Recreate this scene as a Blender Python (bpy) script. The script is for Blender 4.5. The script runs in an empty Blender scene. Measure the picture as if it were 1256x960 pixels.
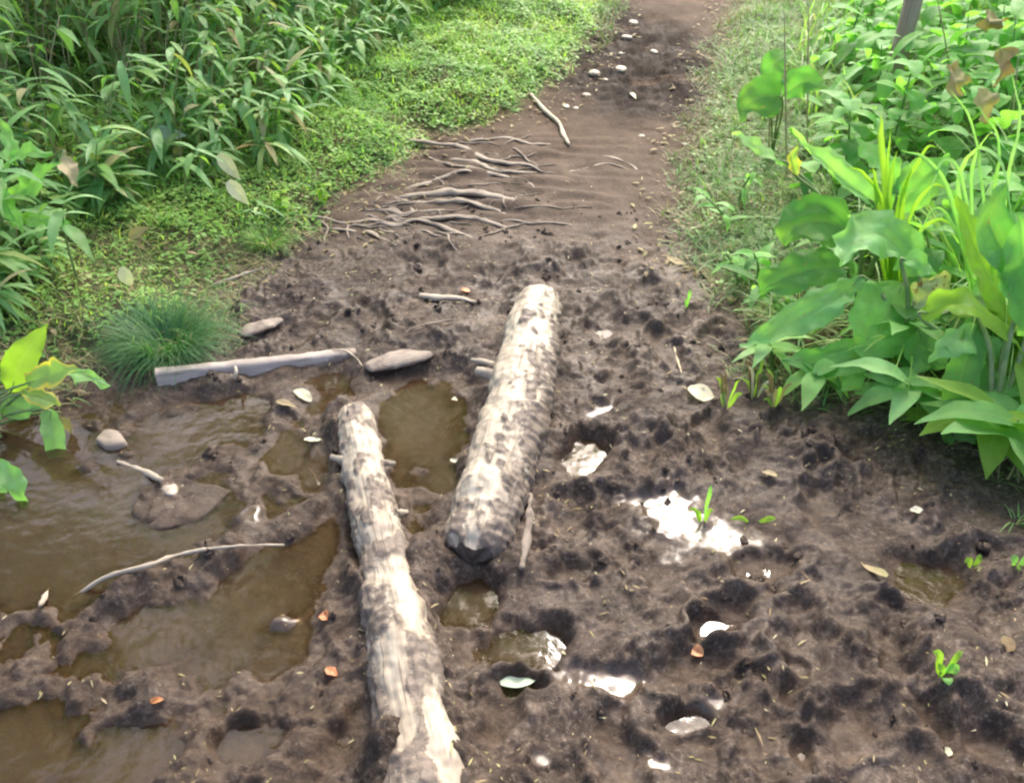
import bpy, math, random
import numpy as np
from mathutils import Vector
rng = np.random.default_rng(7)
random.seed(7)
R = math.radians
S = bpy.context.scene
COL = S.collection

# ------------------------------------------------------------------ camera
PW, PH = 1256, 960
CH = 1.5                      # eye height
PITCH = R(35)
FP = (PH / 2) / math.tan(R(24))
cam = bpy.data.cameras.new('camera')
cam.sensor_fit = 'HORIZONTAL'; cam.sensor_width = 36
cam.lens = 36 * FP / PW
cam.clip_start = .02; cam.clip_end = 500
co = bpy.data.objects.new('camera', cam); COL.objects.link(co)
co.location = (0, 0, CH); co.rotation_euler = (R(90) - PITCH, 0, 0)
S.camera = co
cp, sp_ = math.cos(PITCH), math.sin(PITCH)

def ray(px, py):
    u = (px - PW / 2) / FP; v = (PH / 2 - py) / FP
    return np.array([u, cp + v * sp_, -sp_ + v * cp])
def PZ(px, py, z=0.):
    d = ray(px, py); t = (z - CH) / d[2]
    return np.array([d[0] * t, d[1] * t, z])
def PY(px, py, y):
    d = ray(px, py); t = y / d[1]
    return np.array([d[0] * t, y, CH + d[2] * t])

# ------------------------------------------------------------------ noise
_perm = rng.permutation(256); _perm = np.concatenate([_perm, _perm, _perm])
_g2 = np.stack([np.cos(np.arange(256) * 2.399), np.sin(np.arange(256) * 2.399)], 1)
_g3 = rng.normal(size=(256, 3)); _g3 /= np.linalg.norm(_g3, axis=1)[:, None]
def pn(x, y, s=1., seed=0):
    x = np.asarray(x, float) / s + seed * 17.31; y = np.asarray(y, float) / s + seed * 9.77
    xi = np.floor(x).astype(int); yi = np.floor(y).astype(int)
    fx = x - xi; fy = y - yi
    u = fx**3 * (fx * (fx * 6 - 15) + 10); v = fy**3 * (fy * (fy * 6 - 15) + 10)
    def g(dx, dy):
        h = _perm[_perm[(xi + dx) & 255] + ((yi + dy) & 255)]
        gg = _g2[h]
        return gg[..., 0] * (fx - dx) + gg[..., 1] * (fy - dy)
    a = g(0, 0); b = g(1, 0); c = g(0, 1); d = g(1, 1)
    return 1.5 * ((a + u * (b - a)) * (1 - v) + (c + u * (d - c)) * v)
def pn3(P, s=1., seed=0):
    P = np.asarray(P, float) / s + seed * 11.3
    I = np.floor(P).astype(int); Fp = P - I
    W = Fp**3 * (Fp * (Fp * 6 - 15) + 10)
    out = 0
    for dx in (0, 1):
        for dy in (0, 1):
            for dz in (0, 1):
                h = _perm[_perm[_perm[(I[..., 0] + dx) & 255] + ((I[..., 1] + dy) & 255)] + ((I[..., 2] + dz) & 255)]
                g = (_g3[h] * (Fp - np.array([dx, dy, dz]))).sum(-1)
                w = (W[..., 0] if dx else 1 - W[..., 0]) * (W[..., 1] if dy else 1 - W[..., 1]) * (W[..., 2] if dz else 1 - W[..., 2])
                out = out + g * w
    return 1.6 * out
def sst(a, b, x):
    t = np.clip((x - a) / (b - a), 0, 1); return t * t * (3 - 2 * t)

# ------------------------------------------------------------------ terrain shape
def rise(y): return .045 * np.maximum(0, y - 3.1)
def PR(px, py):
    z = 0.
    for _ in range(12): z = float(rise(PZ(px, py, z)[1]))
    return PZ(px, py, z)[:2]
mudL = [(765, 0), (742, 40), (695, 98), (650, 148), (600, 166), (535, 178), (500, 225), (420, 268), (395, 300), (330, 322),
        (272, 372), (282, 428), (190, 452), (110, 462), (60, 500), (0, 520)]
mudR = [(908, 0), (872, 80), (860, 150), (842, 220), (838, 300), (865, 360), (905, 410), (912, 465), (985, 488), (1090, 505), (1165, 552), (1256, 590)]
pl = [PR(*p) for p in mudL]; pr = [PR(*p) for p in mudR]
dl = pl[0] - pl[1]; 
POLY = ([np.array([pl[0][0] + 10 * .12, 60.]), pl[0] + np.array([.35, 4.])] + pl + [np.array([-3.2, 1.5]), np.array([-4., -1.]), np.array([-2.5, -6.]), np.array([2., -6.]), np.array([2.6, .4])]
        + pr[::-1] + [pr[0] + np.array([.35, 4.]), np.array([pr[0][0] + 12 * .12, 60.])])
POLY = np.array(POLY)
def sdist(x, y, poly):
    """signed distance, positive inside"""
    x = np.asarray(x, float); y = np.asarray(y, float)
    d2 = np.full(x.shape, 1e9); ins = np.zeros(x.shape, bool)
    n = len(poly)
    for i in range(n):
        a = poly[i]; b = poly[(i + 1) % n]
        ex, ey = b - a; wx = x - a[0]; wy = y - a[1]
        t = np.clip((wx * ex + wy * ey) / (ex * ex + ey * ey), 0, 1)
        dx = wx - ex * t; dy = wy - ey * t
        d2 = np.minimum(d2, dx * dx + dy * dy)
        c = ((a[1] <= y) & (b[1] > y)) | ((b[1] <= y) & (a[1] > y))
        with np.errstate(divide='ignore', invalid='ignore'):
            xi = a[0] + (y - a[1]) / (ey if ey != 0 else 1e-9) * ex
        ins ^= c & (x < xi)
    return np.where(ins, 1, -1) * np.sqrt(d2)
POOL = np.array([PZ(*p)[:2] for p in [(60, 505), (120, 478), (190, 490), (400, 455), (440, 470), (560, 462), (592, 490), (560, 600), (530, 650), (440, 690), (425, 760), (470, 860), (420, 960)]]
                + [np.array([-.35, .3]), np.array([-2.6, .3]), np.array([-2.9, 1.6])])

def local(px, py, rx, ry, ang=0.):
    """pixel ellipse -> world centre, world radii along/around"""
    c = PZ(px, py); ex = np.linalg.norm(PZ(px + rx, py) - c); ey = np.linalg.norm(PZ(px, py - ry) - c)
    return c[0], c[1], ex, ey, ang
PUD = [  # small pools (px,py,rx,ry,rotation deg, depth)
    (520, 530, 48, 40, 15, .035), (545, 585, 20, 20, 0, .02), (575, 742, 34, 26, 10, .035), (648, 797, 44, 27, -10, .04), (640, 845, 26, 14, 0, .02),
    (719, 562, 22, 27, -20, .035), (842, 888, 26, 13, 0, .03), (1138, 716, 44, 26, 20, .02), (300, 912, 34, 24, 0, .03),
    (55, 665, 95, 62, 20, .04), (205, 778, 84, 32, 20, .028), (330, 715, 52, 44, 0, .022), (245, 530, 70, 30, 10, .022), (150, 935, 60, 38, 30, .035),
    (35, 915, 60, 50, 20, .035), (60, 560, 70, 30, 0, .03), (355, 560, 26, 22, 0, .014), (200, 660, 60, 20, 15, .03), (395, 670, 18, 36, 0, .014),
    (340, 800, 36, 30, 0, .016)]
RDG = [  # emergent ridges (px,py, half length m, half width m, angle from +x deg, height)
    (150, 752, .17, .05, 62, .05), (262, 700, .09, .045, 60, .042), (105, 820, .16, .12, 40, .035), (235, 850, .20, .055, 55, .042), (60, 770, .1, .05, 60, .04),
    (372, 870, .16, .07, 75, .04), (350, 610, .08, .06, 90, .028), (300, 640, .05, .05, 0, .02), (255, 925, .12, .09, 40, .045),
    (390, 800, .12, .04, 60, .03), (90, 930, .1, .04, 60, .03), (225, 478, .22, .04, 5, .02), (150, 600, .08, .05, 10, .02), (110, 530, .12, .04, 0, .025),
    (355, 515, .12, .05, 20, .02), (300, 590, .1, .04, 20, .018), (405, 850, .14, .07, 80, .045), (420, 740, .12, .045, 85, .035), (395, 620, .10, .03, 90, .025), (300, 760, .07, .02, 50, .014), (120, 570, .10, .03, 30, .02), (60, 870, .12, .06, 50, .045), (280, 860, .10, .05, 60, .035), (170, 860, .12, .05, 40, .035), (345, 945, .09, .07, 80, .035),
    (0, 820, .14, .08, 40, .04)]
FOOT = [(885, 765, .085, .05, 35, .06), (870, 775, .05, .04, 0, .03), (1010, 612, .15, .06, 60, .045), (1030, 560, .12, .05, 40, .035), (945, 905, .15, .06, 70, .05), (1040, 900, .12, .055, 30, .04),
        (1215, 930, .16, .06, 140, .06), (925, 705, .1, .05, 20, .035), (980, 800, .13, .055, 75, .04), (1085, 800, .12, .05, 60, .035), (700, 712, .07, .045, 0, .045), (815, 700, .12, .055, 60, .035),
        (790, 560, .12, .05, 70, .03), (760, 470, .14, .06, 80, .035), (820, 440, .14, .05, 100, .03), (740, 400, .12, .05, 80, .025), (1120, 600, .12, .05, 50, .03), (1180, 700, .12, .05, 20, .03),
        (700, 640, .1, .05, 80, .03), (560, 800, .08, .05, 60, .03), (610, 900, .12, .05, 80, .035), (760, 940, .12, .05, 100, .035), (380, 410, .13, .05, 60, .03), (460, 400, .13, .05, 110, .035),
        (530, 330, .13, .055, 80, .03), (620, 330, .12, .05, 70, .025), (330, 395, .1, .045, 20, .02), (700, 330, .12, .05, 90, .025), (790, 370, .12, .05, 70, .025), (870, 540, .12, .05, 80, .04),
        (960, 530, .12, .05, 45, .03), (1120, 860, .12, .05, 95, .03), (840, 830, .09, .05, 30, .03)]

WETP = [(825, 645, 54, 44, 20), (885, 664, 46, 24, -10), (735, 848, 60, 18, -8), (775, 842, 24, 15, 0), (872, 872, 34, 10, 10), (735, 515, 24, 8, 25), (810, 556, 12, 5, 0),
        (665, 940, 12, 8, 0), (800, 945, 20, 12, 0), (345, 765, 22, 14, 40), (310, 632, 18, 12, 0), (245, 650, 20, 8, 10)]
LOGAX = [(np.array([PZ(x, y, .06)[:2] for x, y in [(585, 672), (598, 605), (619, 540), (637, 470), (650, 410), (661, 360)]]), .10),
         (np.array([PZ(x, y, .045)[:2] for x, y in [(545, 1060), (528, 975), (506, 870), (492, 780), (474, 700), (457, 630), (444, 560), (432, 505)]]), .068)]
def ldist(x, y, P):
    d2 = np.full(np.shape(x), 1e9)
    for a, b in zip(P[:-1], P[1:]):
        e = b - a; t = np.clip(((x - a[0]) * e[0] + (y - a[1]) * e[1]) / (e @ e), 0, 1)
        d2 = np.minimum(d2, (x - a[0] - t * e[0])**2 + (y - a[1] - t * e[1])**2)
    return np.sqrt(d2)
def wetmask(x, y):
    k = np.zeros(np.shape(x))
    for (px, py, rx, ry, an) in WETP:
        cx, cy, ex, ey, _ = local(px, py, rx, ry); an = R(an)
        uu = (x - cx) * math.cos(an) + (y - cy) * math.sin(an); vv = -(x - cx) * math.sin(an) + (y - cy) * math.cos(an)
        q = np.sqrt((uu / ex)**2 + (vv / ey)**2) + .5 * pn(x, y, .07, 60) + .3 * pn(x, y, .03, 61)
        k = np.maximum(k, 1 - sst(.45, 1.35, q))
    return k
def height(x, y):
    x = np.asarray(x, float); y = np.asarray(y, float)
    wob = .05 * pn(x, y, .35, 1) + .03 * pn(x, y, .12, 2)
    d = sdist(x, y, POLY) + wob
    left = x < (.06 + .12 * (y - 2))
    out = -d
    bankL = .075 * sst(0, .30, out) + .10 * np.clip(out - .25, 0, 4) + .03 * pn(x, y, .5, 3) * sst(0, .3, out)
    bankR = .04 * sst(0, .35, out) + .09 * np.clip(out - .3, 0, 4) + .03 * pn(x, y, .5, 4) * sst(0, .3, out)
    z = rise(y) + np.where(left, bankL, bankR)
    inside = sst(-.12, .05, d)
    churn = inside * (1 - sst(2.7, 3.5, y + .25 * pn(x, y, .5, 5)))
    # wet churned patch far up the path
    c = PR(770, 75); e = ((x - c[0]) / .50)**2 + ((y - c[1]) / 1.0)**2
    far = np.exp(-e * e) * inside
    pool = sst(-.10, .06, sdist(x, y, POOL) + .7 * wob)
    base = .033 * (1 - pool) + .001 * pool
    base = base + .02 * np.clip(x - .6, 0, 2) * (1 - pool)
    # stretched drag marks
    a = R(63); u = x * math.cos(a) + y * math.sin(a); v = -x * math.sin(a) + y * math.cos(a)
    drag = pn(u / 3.2, v, .12, 6) * .017 + pn(u / 2.2, v, .05, 7) * .006
    w1 = x + .045 * pn(x, y, .10, 30) + .012 * pn(x, y, .03, 34); w2 = y + .045 * pn(x, y, .10, 31) + .012 * pn(x, y, .03, 35)
    b1 = .5 - np.abs(pn(w1, w2, .11, 8)); b2 = np.minimum(np.abs(pn(w1, w2, .075, 9)) * 1.3, .55); b3 = np.minimum(np.abs(pn(w1, w2, .032, 10)) * 1.2, .5)
    smear = pn(x * .8 + y * .6, (y * .8 - x * .6) * 2.4, .16, 36)
    lump = .010 * (b1 - .3) + .018 * (b2 - .25) + .0135 * (b3 - .2) + .036 * pn(w1, w2, .30, 11) + .018 * smear + .010 * pn(w1, w2, .11, 37)
    fine = .0035 * pn(x, y, .014, 12) + .0075 * np.abs(pn(w1, w2, .024, 32))
    calm = sst(-.12, .25, pn(w1, w2, .30, 33))          # some parts are smeared smooth
    mud = base + lump * (1 - pool) * (1 - .55 * calm) + drag * (.5 + .8 * pool) + fine * (1.1 - .6 * calm)
    rz = np.zeros_like(x)
    for (px, py, L, W, an, hh) in RDG:
        c = PZ(px, py); an = R(an)
        uu = (x - c[0]) * math.cos(an) + (y - c[1]) * math.sin(an); vv = -(x - c[0]) * math.sin(an) + (y - c[1]) * math.cos(an)
        q = (uu / L)**2 + (vv / W)**2 + .35 * pn(x, y, .05, 13)
        rz = np.maximum(rz, hh * .62 * (1 - sst(.15, 1.7, q)) * (1 + .5 * pn(x, y, .045, 14)))
    mud = mud + pool * rz * .72 + pool * (.75 * lump * sst(0, .02, rz)) + pool * (.020 * pn(w1, w2, .17, 50) + .012 * pn(w1, w2, .07, 51))
    for (px, py, L, W, an, dd) in FOOT:
        c = PZ(px, py); an = R(an)
        uu = (x - c[0]) * math.cos(an) + (y - c[1]) * math.sin(an); vv = -(x - c[0]) * math.sin(an) + (y - c[1]) * math.cos(an)
        q = np.sqrt((uu / L)**2 + (vv / W)**2) + .45 * pn(x, y, .05, 15)
        mud = mud - dd * .78 * (1 - sst(.2, 1.25, q)) + .012 * np.exp(-((q - 1.25) / .22)**2)
    land = 1 - pool
    floor_ = .012 + .004 * pn(x, y, .03, 16)
    mud = np.where(mud < floor_, floor_ + (mud - floor_) * (.45 * land + pool), mud)
    wk = wetmask(x, y)
    mud = mud * (1 - .93 * wk) + .93 * wk * (.022 + .004 * pn(x, y, .12, 62) + .0018 * pn(x, y, .03, 63))
    for P_, r_ in LOGAX:
        q = ldist(x, y, P_) / r_ + .25 * pn(x, y, .09, 64)
        mud = mud + (.034 if r_ < .08 else .026) * np.exp(-((q - .9) / .45)**2) * (.8 + 1.1 * pn(x, y, .10, 65))
    for (px, py, rx, ry, an, dp) in PUD:
        cx, cy, ex, ey, _ = local(px, py, rx, ry)
        an = R(an)
        uu = (x - cx) * math.cos(an) + (y - cy) * math.sin(an); vv = -(x - cx) * math.sin(an) + (y - cy) * math.cos(an)
        q = np.sqrt((uu / ex)**2 + (vv / ey)**2) + .35 * pn(x, y, .09, 17) + .15 * pn(x, y, .035, 18)
        k = 1 - sst(.55, 1.55, q)
        tgt = -dp * .8 + .003 * pn(x, y, .05, 19)
        mud = mud * (1 - k) + np.minimum(mud, tgt) * k
    dry = .012 * pn(x, y, .45, 20) + .006 * pn(x, y, .12, 21) + .003 * np.abs(pn(x, y, .06, 22)) * (y < 4.2)
    farz = far * (lump * 1.0 - .03)
    # eroded steps among the roots
    g = PR(590, 235); rt = np.exp(-(((x - g[0]) / .55)**2 + ((y - g[1]) / .6)**2))
    dry = dry + rt * (.040 * np.abs(pn(x / 3.5 + .03 * pn(x, y, .1, 66), y, .10, 23)) + .025)
    zz = mud * churn + (rise(y) + .035 + dry + farz) * (1 - churn)
    verge = z + .035 + .012 * pn(x, y, .1, 24) + .004 * pn(x, y, .03, 25)
    res = zz * inside + verge * (1 - inside)
    return res, dict(wk=wk, d=d, churn=churn, pool=pool * inside, far=far, left=left)

def zone(x, y):
    x = np.asarray(x, float); y = np.asarray(y, float)
    return dict(d=sdist(x, y, POLY) + .05 * pn(x, y, .35, 1) + .03 * pn(x, y, .12, 2), left=x < (.06 + .12 * (y - 2)))
def axis(parts):
    v = [parts[0][0]]
    for (a, b, s0, s1) in parts:
        while v[-1] < b - 1e-6:
            t = (v[-1] - a) / (b - a); v.append(v[-1] + s0 + (s1 - s0) * t)
    return np.array(v)
half = axis([(0, 1.55, .0058, .0062), (1.55, 2.4, .008, .02), (2.4, 7, .03, .3), (7, 60, .5, 8)])
gx = np.concatenate([-half[:0:-1], half])
gy = axis([(-8, .5, 1., .12), (.5, .75, .04, .01), (.75, 2.1, .0055, .0065), (2.1, 3.3, .0065, .012), (3.3, 5.2, .013, .03), (5.2, 9, .04, .15), (9, 80, .3, 10)])
GX, GY = np.meshgrid(gx, gy)
GZ, M = height(GX, GY)
print('terrain', GX.shape)

def hz(x, y):
    x = np.atleast_1d(np.asarray(x, float)); y = np.atleast_1d(np.asarray(y, float))
    i = np.clip(np.searchsorted(gx, x) - 1, 0, len(gx) - 2); j = np.clip(np.searchsorted(gy, y) - 1, 0, len(gy) - 2)
    tx = np.clip((x - gx[i]) / (gx[i + 1] - gx[i]), 0, 1); ty = np.clip((y - gy[j]) / (gy[j + 1] - gy[j]), 0, 1)
    return (GZ[j, i] * (1 - tx) + GZ[j, i + 1] * tx) * (1 - ty) + (GZ[j + 1, i] * (1 - tx) + GZ[j + 1, i + 1] * tx) * ty
def G(px, py, lift=0.):
    """the ground point seen at a pixel"""
    z = .03
    for _ in range(25):
        p = PZ(px, py, z); z = .6 * z + .4 * float(hz(p[0], p[1])[0])
    p = PZ(px, py, z); p[2] = float(hz(p[0], p[1])[0]) + lift
    return p

# ------------------------------------------------------------------ mesh + object helpers
def build(name, V, Q, mat, attrs=None, smooth=True, loc=None, parent=None):
    V = np.asarray(V, float); Q = np.asarray(Q, int)
    if parent is not None: V = V - np.array(parent.location)
    elif loc is not None: V = V - np.asarray(loc)
    me = bpy.data.meshes.new(name)
    nf, k = Q.shape
    me.vertices.add(len(V)); me.vertices.foreach_set('co', V.ravel().astype(np.float32))
    me.loops.add(nf * k); me.loops.foreach_set('vertex_index', Q.ravel().astype(np.int32))
    me.polygons.add(nf); me.polygons.foreach_set('loop_start', np.arange(0, nf * k, k, dtype=np.int32))
    try: me.polygons.foreach_set('loop_total', np.full(nf, k, dtype=np.int32))
    except Exception: pass
    me.polygons.foreach_set('use_smooth', np.full(nf, smooth))
    for kk, a in (attrs or {}).items():
        a = np.asarray(a, np.float32)
        if a.ndim == 1:
            at = me.attributes.new(kk, 'FLOAT', 'POINT'); at.data.foreach_set('value', a)
        else:
            at = me.attributes.new(kk, 'FLOAT_VECTOR', 'POINT'); at.data.foreach_set('vector', a.ravel())
    me.materials.append(mat)
    me.update(); me.validate()
    o = bpy.data.objects.new(name, me); COL.objects.link(o)
    if parent is not None: o.parent = parent
    elif loc is not None: o.location = tuple(loc)
    return o
def tag(o, label=None, cat=None, group=None, kind=None):
    if label: o['label'] = label
    if cat: o['category'] = cat
    if group: o['group'] = group
    if kind: o['kind'] = kind
    return o
def thing(name, loc, label, cat, group=None):
    o = bpy.data.objects.new(name, None); o.empty_display_size = .05; o.location = tuple(loc); COL.objects.link(o)
    return tag(o, label, cat, group)
def grid_quads(nu, nv, wrap=False):
    """nu rows of nv verts"""
    i = np.arange(nu - 1)[:, None]; j = np.arange(nv if wrap else nv - 1)[None, :]
    j2 = (j + 1) % nv
    return np.stack([i * nv + j, i * nv + j2, (i + 1) * nv + j2, (i + 1) * nv + j], -1).reshape(-1, 4)
def unit(v):
    v = np.asarray(v, float); return v / (np.linalg.norm(v, axis=-1, keepdims=True) + 1e-9)
def spline(P, n):
    P = np.asarray(P, float)
    if len(P) == 2: return P[0] + (P[1] - P[0]) * np.linspace(0, 1, n)[:, None]
    Q = np.vstack([2 * P[0] - P[1], P, 2 * P[-1] - P[-2]])
    s = np.linspace(0, len(P) - 1, n); i = np.minimum(s.astype(int), len(P) - 2); t = (s - i)[:, None]
    a, b, c, d = Q[i], Q[i + 1], Q[i + 2], Q[i + 3]
    return .5 * (2 * b + (c - a) * t + (2 * a - 5 * b + 4 * c - d) * t * t + (3 * b - a - 3 * c + d) * t**3)
def interp(vals, n): return np.interp(np.linspace(0, 1, n), np.linspace(0, 1, len(vals)), vals)
def tube(P, rad, n=12, m=8, rough=0., rs=.03, seed=0, flat=1.):
    C = spline(P, n); r = interp(rad, n)
    T = unit(np.gradient(C, axis=0)); up = np.array([0, 0, 1.])
    if abs(T[:, 2]).mean() > .8: up = np.array([0, 1., 0])
    A = unit(np.cross(T, up)); B = unit(np.cross(A, T))
    th = np.linspace(0, 2 * np.pi, m, endpoint=False)
    off = A[:, None] * np.cos(th)[None, :, None] + flat * B[:, None] * np.sin(th)[None, :, None]
    V = C[:, None] + off * r[:, None, None]
    if rough:
        V = V + off * (rough * pn3(V, rs, seed))[..., None]
    V = V.reshape(-1, 3); Q = grid_quads(n, m, True)
    # caps as fan quads
    V = np.vstack([V, C[0] - T[0] * r[0] * .3, C[-1] + T[-1] * r[-1] * .5])
    k0, k1 = n * m, n * m + 1
    caps = []
    for j in range(0, m, 2):
        caps.append([k0, (j + 2) % m, j + 1, j]); b = (n - 1) * m; caps.append([k1, b + j, b + j + 1, b + (j + 2) % m])
    Q = np.vstack([Q, caps])
    lc = np.zeros((len(V), 3)); lc[:n * m, 0] = np.tile(np.cos(th) * 1., n); lc[:n * m, 1] = np.repeat(np.linspace(0, 1, n), m); lc[:, 2] = (seed * .37) % 1
    return V, Q, lc
def merge(parts):
    Vs, Qs, As = [], [], []; o = 0
    for V, Q, A in parts:
        Vs.append(V); Qs.append(np.asarray(Q) + o); As.append(A); o += len(V)
    return np.vstack(Vs), np.vstack(Qs), np.vstack(As)

def leaves(base, dirv, L, W, droop, rnd, S_=5, prof='lance', up=None, fold=.18, curlz=None, across=3):
    """many leaves at once -> V,Q,leaf attribute (across, along, random)"""
    base = np.asarray(base, float); N = len(base); d = unit(dirv)
    up = np.tile([0, 0, 1.], (N, 1)) if up is None else up
    s = unit(np.cross(d, up)); n = unit(np.cross(s, d))
    t = np.linspace(0, 1, S_ + 1)
    if prof == 'lance': w = np.sin(np.pi * np.clip(t * .93 + .07, 0, 1)**.75)
    elif prof == 'oval': w = np.sin(np.pi * np.clip(t * .95 + .03, 0, 1))**.65
    elif prof == 'blade': w = (1 - t**1.6) * .95 + .05
    w = np.maximum(w, .04)
    L = np.broadcast_to(L, (N,)); W = np.broadcast_to(W, (N,)); droop = np.broadcast_to(droop, (N,))
    th = droop[:, None] * t[None, :]                        # bend angle along the leaf
    dt = 1 / S_
    cx = np.concatenate([np.zeros((N, 1)), np.cumsum(np.cos((th[:, 1:] + th[:, :-1]) / 2), 1) * dt], 1)
    cz = -np.concatenate([np.zeros((N, 1)), np.cumsum(np.sin((th[:, 1:] + th[:, :-1]) / 2), 1) * dt], 1)
    C = base[:, None] + (d[:, None] * cx[..., None] + n[:, None] * cz[..., None]) * L[:, None, None]
    us = np.linspace(-1, 1, across)
    V = C[:, :, None] + s[:, None, None] * (us[None, None, :, None] * (w[None, :, None, None] * W[:, None, None, None] / 2)) \
        + n[:, None, None] * (np.abs(us)[None, None, :, None] * fold * w[None, :, None, None] * W[:, None, None, None] / 2)
    A = np.zeros(V.shape); A[..., 0] = us; A[..., 1] = t[None, :, None]; A[..., 2] = np.asarray(rnd)[:, None, None]
    q = grid_quads(S_ + 1, across); Q = (q[None] + (np.arange(N) * (S_ + 1) * across)[:, None, None]).reshape(-1, 4)
    return V.reshape(-1, 3), Q, A.reshape(-1, 3)

def hero(P, W, rnd, face=(0, -.55, .85), n=22, across=13, fold=.12, pleats=0, pamp=.03, ruffle=.02, seed=0):
    """one broad leaf along points P (world), widths W"""
    C = spline(P, n); w = interp(W, n)
    w = w * 1.0; w[0] *= .5
    T = unit(np.gradient(C, axis=0)); f = np.asarray(face, float)
    s = unit(np.cross(T, f)); nn = unit(np.cross(s, T))
    us = np.linspace(-1, 1, across)
    V = C[:, None] + s[:, None] * (us[None, :, None] * w[:, None, None] / 2)
    off = fold * np.abs(us)[None, :] * w[:, None]
    if pleats: off = off + pamp * np.abs(np.sin(us * np.pi * pleats / 2))[None, :] * w[:, None]
    V = V + nn[:, None] * off[..., None]
    V = V + nn[:, None] * (ruffle * pn3(V, .05, seed + 3) * (.3 + np.abs(us)[None, :]))[..., None]
    V = V + s[:, None] * (ruffle * .7 * pn3(V, .03, seed + 9) * np.abs(us)[None, :])[..., None]
    A = np.zeros(V.shape); A[..., 0] = us[None]; A[..., 1] = np.linspace(0, 1, n)[:, None]; A[..., 2] = rnd
    return V.reshape(-1, 3), grid_quads(n, across), A.reshape(-1, 3)

# ------------------------------------------------------------------ materials
def newmat(name):
    m = bpy.data.materials.new(name); m.use_nodes = True; nt = m.node_tree; nt.nodes.clear()
    return m, nt
class N:
    def __init__(s, nt): s.nt = nt
    def __call__(s, t, inp=None, **kw):
        n = s.nt.nodes.new(t)
        for k, v in kw.items(): setattr(n, k, v)
        for k, v in (inp or {}).items():
            if hasattr(v, 'is_output'): s.nt.links.new(v, n.inputs[k])
            else: n.inputs[k].default_value = v
        return n
    def ramp(s, fac, stops, interp_='LINEAR'):
        n = s('ShaderNodeValToRGB', {0: fac}); cr = n.color_ramp; cr.interpolation = interp_
        while len(cr.elements) < len(stops): cr.elements.new(.5)
        for e, (p, c) in zip(cr.elements, stops): e.position = p; e.color = (*c, 1) if len(c) == 3 else c
        return n.outputs[0]
    def math(s, op, a, b=0., clamp=False):
        n = s('ShaderNodeMath', {0: a, 1: b}, operation=op); n.use_clamp = clamp; return n.outputs[0]
    def mix(s, f, a, b, bt='MIX'):
        n = s.nt.nodes.new('ShaderNodeMix'); n.data_type = 'RGBA'; n.blend_type = bt
        for k, v in ((0, f), (6, a), (7, b)):
            if hasattr(v, 'is_output'): s.nt.links.new(v, n.inputs[k])
            else: n.inputs[k].default_value = (*v, 1) if isinstance(v, tuple) and len(v) == 3 else v
        return n.outputs[2]
    def noise(s, vec, scale, detail=4., rough=.55, dist=0.):
        return s('ShaderNodeTexNoise', {'Vector': vec, 'Scale': scale, 'Detail': detail, 'Roughness': rough, 'Distortion': dist}).outputs[0]
    def rng(s, v, a, b, c=0., d=1.):
        return s('ShaderNodeMapRange', {0: v, 1: a, 2: b, 3: c, 4: d}).outputs[0]
    def attr(s, name): return s('ShaderNodeAttribute', attribute_name=name)
    def out(s, sh): s('ShaderNodeOutputMaterial', {0: sh})

def leaf_material(name, stops, rough=.38, trans=.35, veins=0., spots=None, edge=None, spec=.35, spot_at=.70):
    m, nt = newmat(name); n = N(nt)
    a = n('ShaderNodeSeparateXYZ', {0: n.attr('leaf').outputs['Vector']})
    geo = n('ShaderNodeNewGeometry')
    col = n.ramp(a.outputs[2], stops)
    nz = n.noise(geo.outputs['Position'], 30., 3.)
    col = n.mix(n.rng(nz, .35, .7, 0., .45), col, n.mix(.6, col, (.16, .22, .05)))
    au = n.math('ABSOLUTE', a.outputs[0])
    rib = n.rng(au, 0., .10, 1., 0.)
    col = n.mix(n.math('MULTIPLY', rib, .35), col, n.mix(.5, col, (.45, .55, .25)))
    if edge: 
        e = n.rng(n.math('ADD', au, n.math('MULTIPLY', nz, .5)), .85, 1.15)
        col = n.mix(e, col, edge)
    if spots:
        sp = n.noise(geo.outputs['Position'], 55., 2.)
        col = n.mix(n.rng(sp, spot_at, spot_at + .05), col, spots)
    h = n('ShaderNodeTexWave', {'Vector': n('ShaderNodeCombineXYZ', {0: a.outputs[0], 1: 0., 2: 0.}).outputs[0], 'Scale': veins if veins else 1.}, bands_direction='X')
    if veins:
        col = n.mix(n.rng(h.outputs[1], .55, 1., 0., .22), col, n.mix(.5, col, (.50, .62, .30)))
        col = n.mix(n.rng(n.noise(geo.outputs['Position'], 7., 2.), .48, .65, 0., .3), col, n.mix(.7, col, (.42, .58, .14)))
    bmp = n('ShaderNodeBump', {'Strength': .35 if veins else .0, 'Distance': .002, 'Height': h.outputs[1]})
    b2 = n('ShaderNodeBump', {'Strength': .25, 'Distance': .003, 'Height': nz, 'Normal': bmp.outputs[0]})
    p = n('ShaderNodeBsdfPrincipled', {'Base Color': col, 'Roughness': rough, 'Normal': b2.outputs[0], 'Specular IOR Level': spec})
    tcol = n.mix(1., col, (1.5, 1.7, .6), 'MULTIPLY')
    t = n('ShaderNodeBsdfTranslucent', {'Color': tcol, 'Normal': b2.outputs[0]})
    n.out(n('ShaderNodeMixShader', {0: trans, 1: p.outputs[0], 2: t.outputs[0]}).outputs[0])
    return m
GR = lambda *c: c
MAT = {}
MAT['bamboo'] = leaf_material('bamboo_grass_leaf', [(0, (.09, .24, .08)), (.35, (.17, .38, .14)), (.7, (.28, .52, .19)), (.86, (.38, .56, .19)), (.90, (.34, .36, .12)), (.95, (.52, .46, .28)), (1, (.42, .22, .08))], .33, .3, 6.)
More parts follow.
